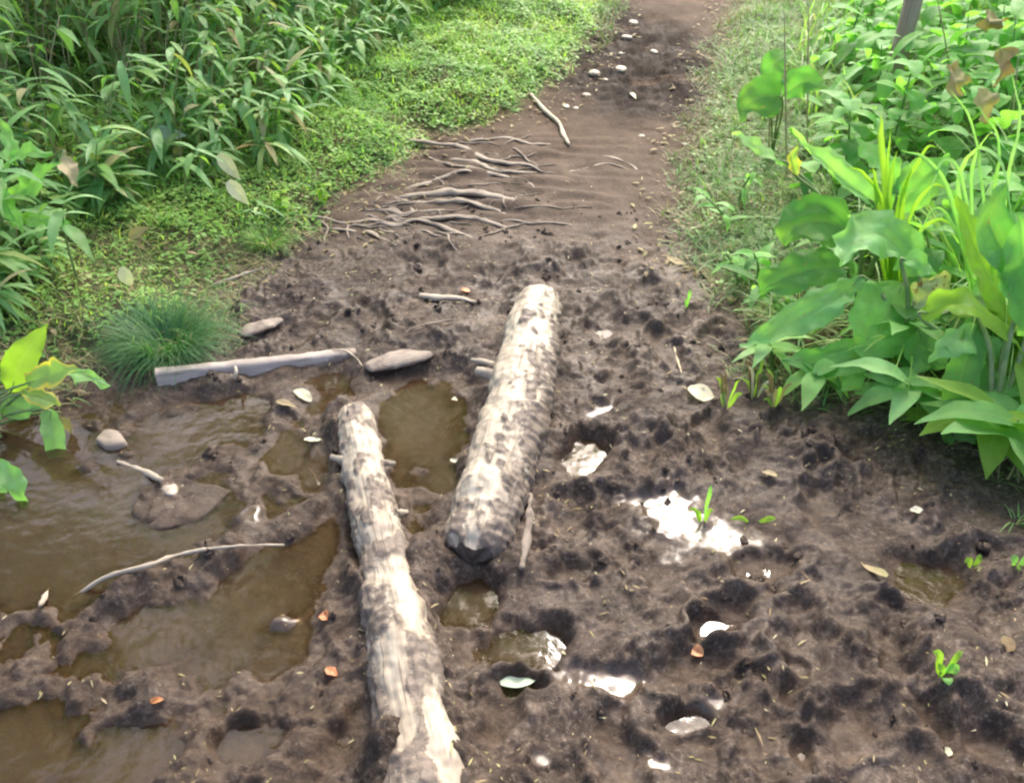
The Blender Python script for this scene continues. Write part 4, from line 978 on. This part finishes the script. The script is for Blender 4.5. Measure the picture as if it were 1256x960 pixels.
sprig('broadleaf_plant', g + np.array([-.15, .2, 0]), [
    ([(-5, 215, 2.75), (25, 190, 2.70), (62, 188, 2.62)], .065, .6, 'broad', dict(prof='lance')),
    ([(5, 250, 2.7), (40, 225, 2.62), (72, 198, 2.60)], .095, .75, 'broad', dict(prof='lance')),
    ([(-10, 225, 2.7), (8, 250, 2.6), (28, 285, 2.5)], .06, .8, 'broad', dict(prof='lance')),
    ([(75, 185, 2.65), (85, 205, 2.58), (96, 232, 2.52)], .045, .7, 'dead', dict(prof='lance')),
    ([(5, 270, 2.6), (45, 268, 2.55), (88, 275, 2.5)], .05, .5, 'broad', dict(prof='lance')),
    ([(20, 205, 2.7), (10, 170, 2.8), (-8, 140, 2.9)], .05, .7, 'broad', dict(prof='lance')),
    ], 'plant with broad bright green lance leaves at the left picture edge', 'plant')

# ------------------------------------------------------------------ right hand plants
LOWW = []
g = G(1110, 480)
B1 = sprig('broadleaf_plant', g, [
    ([(1108, 348, 2.22), (1092, 380, 2.16), (1075, 415, 2.10), (1062, 446, 2.05)], .21, .85, 'broad', dict(prof='oval', face=(-.1, -.85, .5), pleats=6, pamp=.05, fold=.03, ruffle=.02)),
    ([(1128, 338, 2.25), (1100, 300, 2.28), (1070, 288, 2.26), (1042, 300, 2.2), (1030, 330, 2.14)], .14, .5, 'broadblue', dict(prof='oval', face=(-.1, -.6, .8), pleats=4, ruffle=.03)),
    ([(1060, 340, 2.22), (1020, 368, 2.18), (965, 398, 2.16), (908, 425, 2.14)], .105, .15, 'broadblue', dict(prof='lance', face=(-.1, -.7, .8), pleats=4, ruffle=.02)),
    ([(1080, 435, 2.10), (1040, 440, 2.08), (1000, 445, 2.08), (960, 440, 2.1)], .11, .2, 'broad', dict(prof='oval', face=(0, -.6, .8), pleats=4, ruffle=.02)),
    ([(1060, 450, 2.08), (1045, 460, 2.05), (1030, 478, 2.02)], .08, .1, 'broadblue', dict(prof='oval', face=(.4, -.7, .7))),
    ([(1125, 405, 2.1), (1140, 430, 2.06), (1160, 452, 2.03)], .14, .1, 'broadblue', dict(prof='oval', face=(0, -.8, .6), pleats=4, ruffle=.02)),
    ([(1120, 375, 2.15), (1150, 360, 2.14), (1185, 366, 2.12)], .10, .6, 'spotted', dict(prof='oval', face=(0, -.7, .7), ruffle=.045)),
    ([(1105, 320, 2.2), (1125, 322, 2.17), (1145, 340, 2.14)], .045, .4, 'broadblue', dict(prof='lance')),
    ([(1050, 480, 2.05), (1090, 478, 2.0), (1135, 485, 1.98)], .06, .6, 'broad', dict(prof='oval', face=(0, -.4, .9))),
    ], 'large pleated broad leaf plant in front, with one spotted cream leaf', 'plant', 'broad', sr=.007)
g = G(1215, 545)
sprig('broadleaf_plant', g, [
    ([(1128, 388, 2.05), (1160, 374, 2.02), (1205, 384, 1.96), (1262, 440, 1.9)], .075, .9, 'lime', dict(prof='band', face=(0, -.5, .9), fold=.2)),
    ([(1198, 388, 2.0), (1185, 440, 1.93), (1172, 485, 1.9), (1165, 520, 1.88)], .085, .25, 'broad', dict(prof='band', face=(-.3, -.95, .1))),
    ([(1180, 480, 1.95), (1215, 474, 1.9), (1270, 482, 1.86)], .085, .75, 'broad', dict(prof='oval', face=(0, -.6, .8), pleats=5)),
    ([(1185, 530, 1.9), (1220, 515, 1.86), (1275, 498, 1.84)], .08, .85, 'broad', dict(prof='oval', face=(0, -.6, .8), pleats=5)),
    ([(1165, 520, 1.9), (1180, 545, 1.84), (1200, 562, 1.82)], .075, .5, 'broad', dict(prof='oval', face=(-.2, -.7, .7))),
    ([(1200, 540, 1.86), (1230, 548, 1.8), (1275, 552, 1.78)], .06, .3, 'broad', dict(prof='lance')),
    ([(1235, 400, 2.0), (1215, 340, 2.08), (1195, 300, 2.12), (1175, 240, 2.15)], .13, .9, 'lime', dict(prof='oval', face=(.2, -.8, .6), pleats=4)),
    ([(1270, 380, 1.98), (1240, 320, 2.0), (1215, 270, 2.03), (1235, 225, 2.05)], .14, .3, 'broad', dict(prof='oval', face=(.2, -.8, .5), pleats=4)),
    ([(1280, 420, 1.95), (1262, 340, 1.96), (1250, 260, 2.0)], .15, .5, 'broad', dict(prof='oval', face=(-.2, -.8, .5), pleats=4)),
    ([(1250, 370, 1.98), (1235, 330, 1.97), (1210, 310, 1.96)], .08, .3, 'broadblue', dict(prof='oval', face=(0, -.8, .5))),
    ([(1230, 450, 1.95), (1205, 420, 1.96), (1170, 420, 1.94), (1140, 445, 1.92)], .08, .5, 'broadblue', dict(prof='lance', face=(0, -.6, .8))),
    ], 'big pleated broad leaf plant at the right picture edge with a lime green arching leaf', 'plant', 'broad', sr=.008)
g = G(1050, 400)
sprig('broadleaf_plant', g + np.array([.05, .15, 0]), [
    ([(1072, 252, 2.45), (1040, 225, 2.48), (1005, 195, 2.5), (965, 160, 2.52)], .085, .55, 'broadblue', dict(prof='band', face=(.3, -.7, .7), fold=.35)),
    ([(1045, 285, 2.5), (1010, 272, 2.48), (975, 278, 2.45), (962, 300, 2.42)], .16, .05, 'broad', dict(prof='oval', face=(-.1, -.7, .7), pleats=4)),
    ([(1040, 330, 2.4), (1000, 330, 2.38), (950, 345, 2.36), (930, 360, 2.36)], .12, .1, 'broad', dict(prof='oval', face=(0, -.6, .8), pleats=4)),
    ([(1095, 262, 2.5), (1130, 220, 2.52), (1165, 190, 2.54)], .12, .3, 'broad', dict(prof='oval', face=(0, -.8, .6), pleats=4)),
    ([(1100, 240, 2.5), (1080, 200, 2.55), (1050, 170, 2.6)], .08, .4, 'broad', dict(prof='lance')),
    ([(968, 203, 2.6), (945, 190, 2.6), (915, 172, 2.62), (898, 166, 2.64)], .035, .8, 'broadblue', dict(prof='lance')),
    ([(975, 215, 2.55), (972, 196, 2.55), (980, 180, 2.55)], .04, .95, 'yellowedge', dict(prof='lance')),
    ], 'broad leaf plant behind, with a long pale folded leaf pointing up left', 'plant', 'broad', sr=.006)
random.seed(77)
for k, (x, y, h, nl, L, W, mt, lb) in enumerate([
    (1010, 470, .10, 9, .15, .055, 'broad', 'low leafy weed in front of the large pleated plant, at the mud edge'),
    (945, 445, .12, 9, .14, .04, 'broadblue', 'low bluish weed at the left foot of the large pleated plant'),
    (1180, 530, .16, 11, .24, .085, 'lime', 'leafy weed at the foot of the right edge plant'),
    (1240, 560, .18, 11, .25, .09, 'broad', 'leafy weed under the lime arching leaf at the right edge'),
    (1130, 500, .14, 10, .19, .075, 'broadblue', 'low weed between the two big pleated plants'),
    (960, 395, .14, 10, .13, .045, 'broad', 'leafy weed left of the large pleated plant, below the long folded leaf'),
    (930, 345, .14, 10, .12, .04, 'broad', 'leafy weed in the dry grass beside the long folded leaf'),
    (1080, 440, .22, 12, .18, .07, 'broad', 'leafy weed hidden behind the large pleated plant'),
    (1190, 440, .34, 14, .20, .09, 'broad', 'tall leafy weed behind the lime arching leaf'),
    (1240, 430, .42, 14, .22, .10, 'broadblue', 'tall pale leafy weed at the right edge behind the sedge'),
    (1140, 400, .34, 12, .18, .07, 'broad', 'tall leafy weed between the sedge clumps'),
    (1020, 350, .22, 12, .15, .06, 'broad', 'leafy weed under the long pale folded leaf'),
    (1265, 500, .26, 12, .25, .10, 'lime', 'leafy weed cut by the right edge')]):
    LOWW.append((x, y, h, nl, L, W, mt, lb, 400 + k))
g = G(940, 200)
sprig('broadleaf_plant', g + np.array([.05, .1, 0]), [
    ([(958, 120, 3.6), (938, 118, 3.58), (915, 128, 3.55), (910, 150, 3.5)], .17, .05, 'broad', dict(prof='heart', face=(0, -.9, .4))),
    ([(960, 118, 3.6), (985, 100, 3.6), (1015, 110, 3.55)], .12, .1, 'broad', dict(prof='oval', face=(0, -.9, .4))),
    ([(945, 110, 3.65), (948, 80, 3.7), (970, 60, 3.75)], .1, .2, 'broad', dict(prof='oval', face=(0, -.9, .4))),
    ], 'dark round leaf plant at the path side of the right thicket', 'plant', 'broad')
# sedges
def blades(name, base, specs, label, mat='lime', w=.012):
    root = thing(name, base, label, 'grass')
    for k, (pts, ww, rnd) in enumerate(specs):
        P = [np.array(base) + np.array([random.uniform(-.02, .02), random.uniform(-.02, .02), 0])] + [PY(*q) for q in pts]
        V, Q, A = hero(P, [ww * .8, ww, ww, ww * .9, ww * .6, .001], rnd, face=(.1, -.9, .4), n=22, across=5, fold=.25, ruffle=.004, seed=k)
        build('blade', V, Q, MAT[mat], {'leaf': A}, parent=root)
    return root
base = G(1095, 405)
sp = [([(1082, 200, 2.45), (1081, 138, 2.48)], .020, .9), ([(1090, 240, 2.42), (1100, 185, 2.44)], .018, .3), ([(1075, 240, 2.45), (1070, 205, 2.47)], .016, .6), ([(1105, 250, 2.4), (1118, 205, 2.4)], .018, .9),
      ([(1098, 270, 2.4), (1130, 190, 2.4), (1150, 180, 2.36)], .014, .4), ([(1085, 260, 2.45), (1060, 215, 2.45), (1040, 205, 2.42)], .014, .8), ([(1112, 280, 2.35), (1140, 230, 2.32), (1172, 235, 2.28)], .014, .2),
      ([(1088, 225, 2.46), (1092, 160, 2.48)], .013, .5), ([(1100, 300, 2.36), (1110, 260, 2.35)], .02, .1), ([(1078, 300, 2.4), (1065, 262, 2.4)], .02, .3), ([(1120, 300, 2.34), (1150, 270, 2.3), (1185, 290, 2.24)], .014, .7)]
blades('sedge', base, sp, 'bright yellow green sedge clump with upright blades')
base = G(1215, 470)
sp = [([(1175, 250, 2.2), (1195, 185, 2.18), (1228, 200, 2.1), (1240, 262, 2.02)], .012, .7), ([(1190, 240, 2.25), (1212, 165, 2.2), (1240, 190, 2.1)], .010, .5), ([(1170, 260, 2.2), (1140, 200, 2.2), (1105, 185, 2.2)], .014, .3),
      ([(1185, 250, 2.2), (1160, 195, 2.22), (1130, 260, 2.15)], .010, .6), ([(1205, 240, 2.2), (1190, 150, 2.25), (1165, 110, 2.25)], .009, .4), ([(1232, 250, 2.1), (1250, 150, 2.15), (1240, 90, 2.2)], .010, .8),
      ([(1185, 320, 2.15), (1150, 255, 2.16), (1120, 305, 2.12)], .010, .4), ([(1215, 270, 2.1), (1225, 180, 2.12), (1200, 130, 2.1)], .010, .2)]
blades('sedge', base, sp, 'tall sedge clump arching over the right edge plant', 'broadblue')

# background weeds in the right thicket : several generated kinds, individually placed
def weed(px, py, h, nl, L, W, mats, label, seed, group=None, dy=0, name='leafy_weed'):
    random.seed(seed); b = G(px, py); root = thing(name, b, label, 'plant', group)
    ln = (random.uniform(-.12, .04), random.uniform(-.15, .05))
    P = np.array([b, b + np.array([ln[0] * .3, ln[1] * .3, h * .5]), b + np.array([ln[0], ln[1], h])]); C = spline(P, 20)
    V, Q, A = tube(P, [.006, .005, .0025], 12, 6); build('stem', V, Q, MAT['stem'], {'leaf': A}, parent=root)
    for k in range(nl):
        t = .3 + .7 * (k + .5) / nl; q = C[min(19, int(t * 19))]; a = 2.4 * k + random.uniform(-.3, .3); e = random.uniform(-.1, .7)
        d = np.array([[math.cos(a) * math.cos(e), math.sin(a) * math.cos(e), math.sin(e)]])
        V, Q, A = leaves([q], d, L * random.uniform(.7, 1.15), W * random.uniform(.8, 1.15), random.uniform(.5, 1.5), [random.uniform(.0, .9)], 12, 'oval' if W > L * .4 else 'lance', across=7)
        V = V + .006 * np.stack([pn3(V, .07, seed), pn3(V, .07, seed + 1), pn3(V, .05, seed + 2)], 1)
        build('leaf', V, Q, MAT[mats], {'leaf': A}, parent=root)
    return root
WG = 'leafy weeds crowded behind the broad leaf plants'
WL = 'mid green leafy weed crowded among others in the upper right thicket'
random.seed(5)
wl = []
for i in range(64):
    # positions on the right bank in world space
    for _ in range(60):
        y = random.uniform(2.1, 8.); x = random.uniform(.8, .66 * y + 1.0)
        d = float(zone(np.array([x]), np.array([y]))['d'][0])
        if d < -(.42 + .04 * y) and x < .62 * y + .9 and all((x - a)**2 + (y - b_)**2 > .018 * (1 + y * .3) for a, b_ in wl): break
    wl.append((x, y))
for i, (x, y) in enumerate(wl):
    rs = random.getstate()
    z = float(hz(x, y)[0]); dd = PH / 2; 
    # pixel of the point
    dep = y * cp + (CH - z) * sp_; px = PW / 2 + FP * x / dep; py = PH / 2 - FP * (y * sp_ - (CH - z) * cp) / dep
    k = i % 4
    h, nl, L, W, mt = [(.42, 12, .17, .06, 'broad'), (.55, 16, .13, .07, 'broad'), (.5, 12, .20, .045, 'broadblue'), (.34, 10, .20, .10, 'broad')][k]
    weed(px, py, h * random.uniform(.7, 1.15) * (.75 if y < 2.6 else 1), nl, L, W, mt, WL, 200 + i, WG)
    random.setstate(rs); random.random()
for q in LOWW: weed(*q)
weed(905, 350, .12, 7, .08, .022, 'broad', 'small weed with narrow leaves at the mud rim left of the broad leaves', 301)
weed(905, 250, .16, 8, .10, .022, 'broad', 'narrow leaved weed standing in the dry grass of the right verge', 302)
weed(895, 285, .14, 8, .09, .03, 'broad', 'low green weed below the yellow leaf on the right verge', 303)

# slender trunk at top right
b = G(1075, 150)
root = thing('sapling', b, 'slender brown sapling trunk standing in the upper right weeds', 'tree')
P = [b, b + np.array([.03, 0, .35]), b + np.array([.05, .02, .8]), b + np.array([.12, .05, 1.5]), b + np.array([.15, .05, 2.6])]
V, Q, A = tube(P, [.050, .040, .036, .032, .02], 40, 12, .004, .06, 3); build('trunk', V, Q, MAT['trunk'], {'leaf': A}, parent=root)
random.seed(11); ll = []
for k in range(260):
    a = random.uniform(0, 6.28); rr = random.uniform(.1, .9); z = random.uniform(1.7, 3.)
    ll.append((b + np.array([.15 + rr * math.cos(a), rr * math.sin(a), z]), (math.cos(a), math.sin(a), random.uniform(-.5, .5)), random.uniform(.06, .12), random.uniform(.03, .06), random.uniform(.3, 1.), random.uniform(0, .8)))
V, Q, A = pack(ll, 4, prof='oval'); build('crown', V, Q, MAT['broad'], {'leaf': A}, parent=root)
# tall trees just beyond the far end of the view: they shade the left bank and are mirrored in the puddles
def tall_tree(base, top, crowns, label, seed):
    rg = np.random.default_rng(seed); random.seed(seed)
    b = np.array([base[0], base[1], float(hz(base[0], base[1])[0]) - .05]); root = thing('tree', b, label, 'tree')
    top = np.array(top, float); mid = (b + top) / 2 + np.array([.15, .1, 0])
    parts = [tube([b, b + (mid - b) * .5 + [.05, 0, 0], mid, top], [.20, .15, .12, .05], 50, 14, .02, .12, seed)]
    for c, r in crowns:
        for k in range(4):
            st = b + (top - b) * random.uniform(.45, .95); e = np.array(c) + rg.normal(0, .4, 3) * r * .8
            parts.append(tube([st, (st + e) / 2 + [0, 0, .2], e], [.06, .035, .01], 20, 8, .01, .1, k))
    V, Q, A = merge(parts); build('trunk', V, Q, MAT['trunk'], {'leaf': A}, parent=root)
    P = []
    for c, r in crowns:
        nc = int(26 * r * r)
        u = unit(rg.normal(size=(nc, 3))) * (rg.random(nc)**.45)[:, None] * r * np.array([1, 1, .75])
        for q in u:
            P.append(np.array(c) + q + rg.normal(0, .20, (58, 3)) * np.array([1.2, 1.2, .7]))
    P = np.vstack(P); n_ = len(P)
    V, Q, A = leaves(P, rdir(n_, -.6, .4), rg.uniform(.08, .14, n_), rg.uniform(.045, .075, n_), rg.uniform(.2, 1., n_), np.clip(rg.normal(.35, .2, n_), 0, .85), 3, 'oval')
    build('crown', V, Q, MAT['broad'], {'leaf': A}, parent=root); print('crown', n_)
tall_tree((-3.0, 9.8), (-1.6, 8.0, 7.6), [((-2.4, 8.0, 6.2), 2.2), ((-.9, 9.4, 6.6), 1.5), ((-.35, 5.7, 6.0), 1.0), ((-1.6, 6.2, 5.6), 1.3)], 'tall leafy tree standing at the far left beyond the bamboo grass thicket', 1)
tall_tree((-6.4, 7.6), (-5.2, 6.2, 6.6), [((-5.2, 6.2, 5.6), 1.6), ((-4.2, 4.6, 5.2), .9)], 'leafy tree at the left rear of the thicket, left of the tallest one', 2)
tall_tree((6.6, 8.8), (6.0, 7.8, 7.2), [((5.9, 7.8, 5.8), 2.2), ((4.6, 6.2, 4.9), 1.1)], 'leafy tree standing far right behind the weeds', 3)
tall_tree((-.8, 15.5), (-.6, 14.8, 9.5), [((-.5, 14.6, 8.2), 2.6), ((-1.6, 13.2, 7.), 1.8)], 'leafy tree standing farthest away on the left side of the path', 4)
# hanging dead leaves
DL = [((1212, 15), (1210, 40), .05, 'brown shrivelled leaf hanging at the top right'), ((1228, 60), (1222, 110), .05, 'long brown dead leaf hanging below the shrivelled one'), ((1165, 85), (1172, 115), .07, 'tan dead leaf curled among the upper right weeds'), ((1200, 110), (1206, 150), .06, 'light brown dead leaf right of the tan curled one')]
for i, ((x0, y0), (x1, y1), w_, lb) in enumerate(DL):
    P = [PY(x0, y0, 2.55), PY((x0 + x1) / 2 + 4, (y0 + y1) / 2, 2.5), PY(x1, y1, 2.52)]
    V, Q, A = hero(P, [w_ * q for q in [.2, .8, 1, .9, .5, .05]], .3 + .1 * i, face=(.1, -.9, .2), fold=.4, ruffle=.03, seed=i)
    tag(build('dead_leaf', V, Q, MAT['dead'], {'leaf': A}, loc=P[0]), lb, 'leaf')
# thin dry stalks
for i, (x0, y0, x1, y1, lb) in enumerate([(965, 190, 962, 15, 'tallest thin pale stalk at the left side of the right thicket'), (990, 160, 992, 5, 'thin green stalk right of the tallest pale stalk'), (943, 165, 946, 110, 'short thin stalk by the dark round leaf'),
                                          (1175, 140, 1150, 0, 'long pale stalk slanting left at the top right'), (1235, 215, 1250, 60, 'thin straw stalk near the right picture edge')]):
    b = G(x0, y0 + 25); P = [b, PY((x0 + x1) / 2, (y0 + y1) / 2, b[1] - .1), PY(x1, y1, b[1] - .15)]
    V, Q, A = tube(P, [.004, .0035, .002], 16, 6); tag(build('dry_stalk', V, Q, MAT['drystem'], {'leaf': A}, loc=b), lb, 'stalk')

# cluster of dying stalks at the mud rim, sprouts on the mud
def sprout(px, py, specs, label, cat='sprout', name='sprout'):
    b = G(px, py); root = thing(name, b, label, cat)
    for k, (dx, dy, up, L, w_, mt, rnd) in enumerate(specs):
        P0 = b + np.array([dx * .2, dy * .2, 0]); P2 = b + np.array([dx, dy, up]); P1 = (P0 + P2) / 2 + np.array([0, 0, up * .25 + .006])
        V, Q, A = hero([P0, P1, P2], [w_ * q for q in [.35, .8, 1, .8, .05]], rnd, face=(0, -.7, .7), n=12, across=5, ruffle=.004, seed=k)
        build('leaf', V, Q, MAT[mt], {'leaf': A}, parent=root)
    return root
sprout(1155, 828, [(-.03, .01, .06, 0, .02, 'lime', .5), (-.02, -.01, .03, 0, .022, 'lime', .2), (.03, 0, .015, 0, .026, 'broad', .8), (.035, .02, .05, 0, .012, 'lime', .3), (0, -.03, .01, 0, .02, 'broad', .8)], 'bright green sprout with four small leaves on the right mud')
sprout(1193, 696, [(-.025, .0, .02, 0, .018, 'lime', .8), (.02, .01, .025, 0, .016, 'lime', .3), (.01, -.02, .005, 0, .014, 'dead', .7)], 'small yellow green sprout near the right edge')
sprout(1248, 694, [(-.02, .0, .02, 0, .022, 'broad', .7), (.03, .01, .02, 0, .02, 'broad', .8), (-.01, -.02, .008, 0, .014, 'lime', .7)], 'small green sprout touching the right edge')
sprout(862, 640, [(.01, .02, .10, 0, .009, 'broad', .7), (-.02, .0, .03, 0, .012, 'lime', .8), (-.035, .01, .035, 0, .010, 'lime', .6), (.02, 0, .04, 0, .008, 'lime', .6)], 'green grass shoot standing in the glistening wet patch')
sprout(925, 641, [(-.06, 0, .012, 0, .012, 'lime', .3), (.05, .0, .012, 0, .014, 'lime', .7)], 'flat lime green blade lying right of the wet patch')
sprout(842, 378, [(.01, .02, .06, 0, .012, 'broad', .7), (-.01, 0, .03, 0, .01, 'broad', .5)], 'single short green blade by the right path rim')
random.seed(21)
for j, (x, y, lb) in enumerate([(890, 500, 'clump of dying yellowish stalks at the mud rim, beside the cream leaf'), (925, 490, 'clump of dying yellowish stalks at the mud rim, in the middle'), (950, 498, 'clump of dying stalks nearest to the broad leaves')]):
    sprout(x, y, [(random.uniform(-.05, .05), random.uniform(-.02, .05), random.uniform(.03, .12), 0, random.uniform(.006, .014), random.choice(['dead', 'lime', 'palehusk', 'dead']), random.random()) for _ in range(9)], lb, 'dying plant', 'dying_stalks')

# ------------------------------------------------------------------ light
EL, AZ = R(46.5), R(14)
Sd = Vector((math.sin(AZ) * math.cos(EL), math.cos(AZ) * math.cos(EL), math.sin(EL)))
sl = bpy.data.lights.new('sun', 'SUN'); sl.energy = .95; sl.angle = R(13); sl.color = (1, .95, .87)
so = bpy.data.objects.new('sun', sl); COL.objects.link(so); so.rotation_euler = (-Sd).to_track_quat('-Z', 'Y').to_euler(); so.location = (0, 5, 8)
w = bpy.data.worlds.new('World'); S.world = w; w.use_nodes = True
nt = w.node_tree; bg = nt.nodes['Background']; sk = nt.nodes.new('ShaderNodeTexSky'); sk.sky_type = 'NISHITA'; sk.sun_disc = False
sk.sun_elevation = EL; sk.sun_rotation = AZ; sk.air_density = .7; sk.dust_density = 6.; sk.ozone_density = .5
nt.links.new(sk.outputs[0], bg.inputs[0]); bg.inputs[1].default_value = .15
S.view_settings.view_transform = 'Standard'; S.view_settings.look = 'None'; S.view_settings.gamma = 1; S.view_settings.exposure = 1.88
S.render.engine = 'CYCLES'
S.cycles.use_denoising = True
S.cycles.max_bounces = 7; S.cycles.transparent_max_bounces = 12; S.cycles.transmission_bounces = 4
S.cycles.filter_width = 2.3
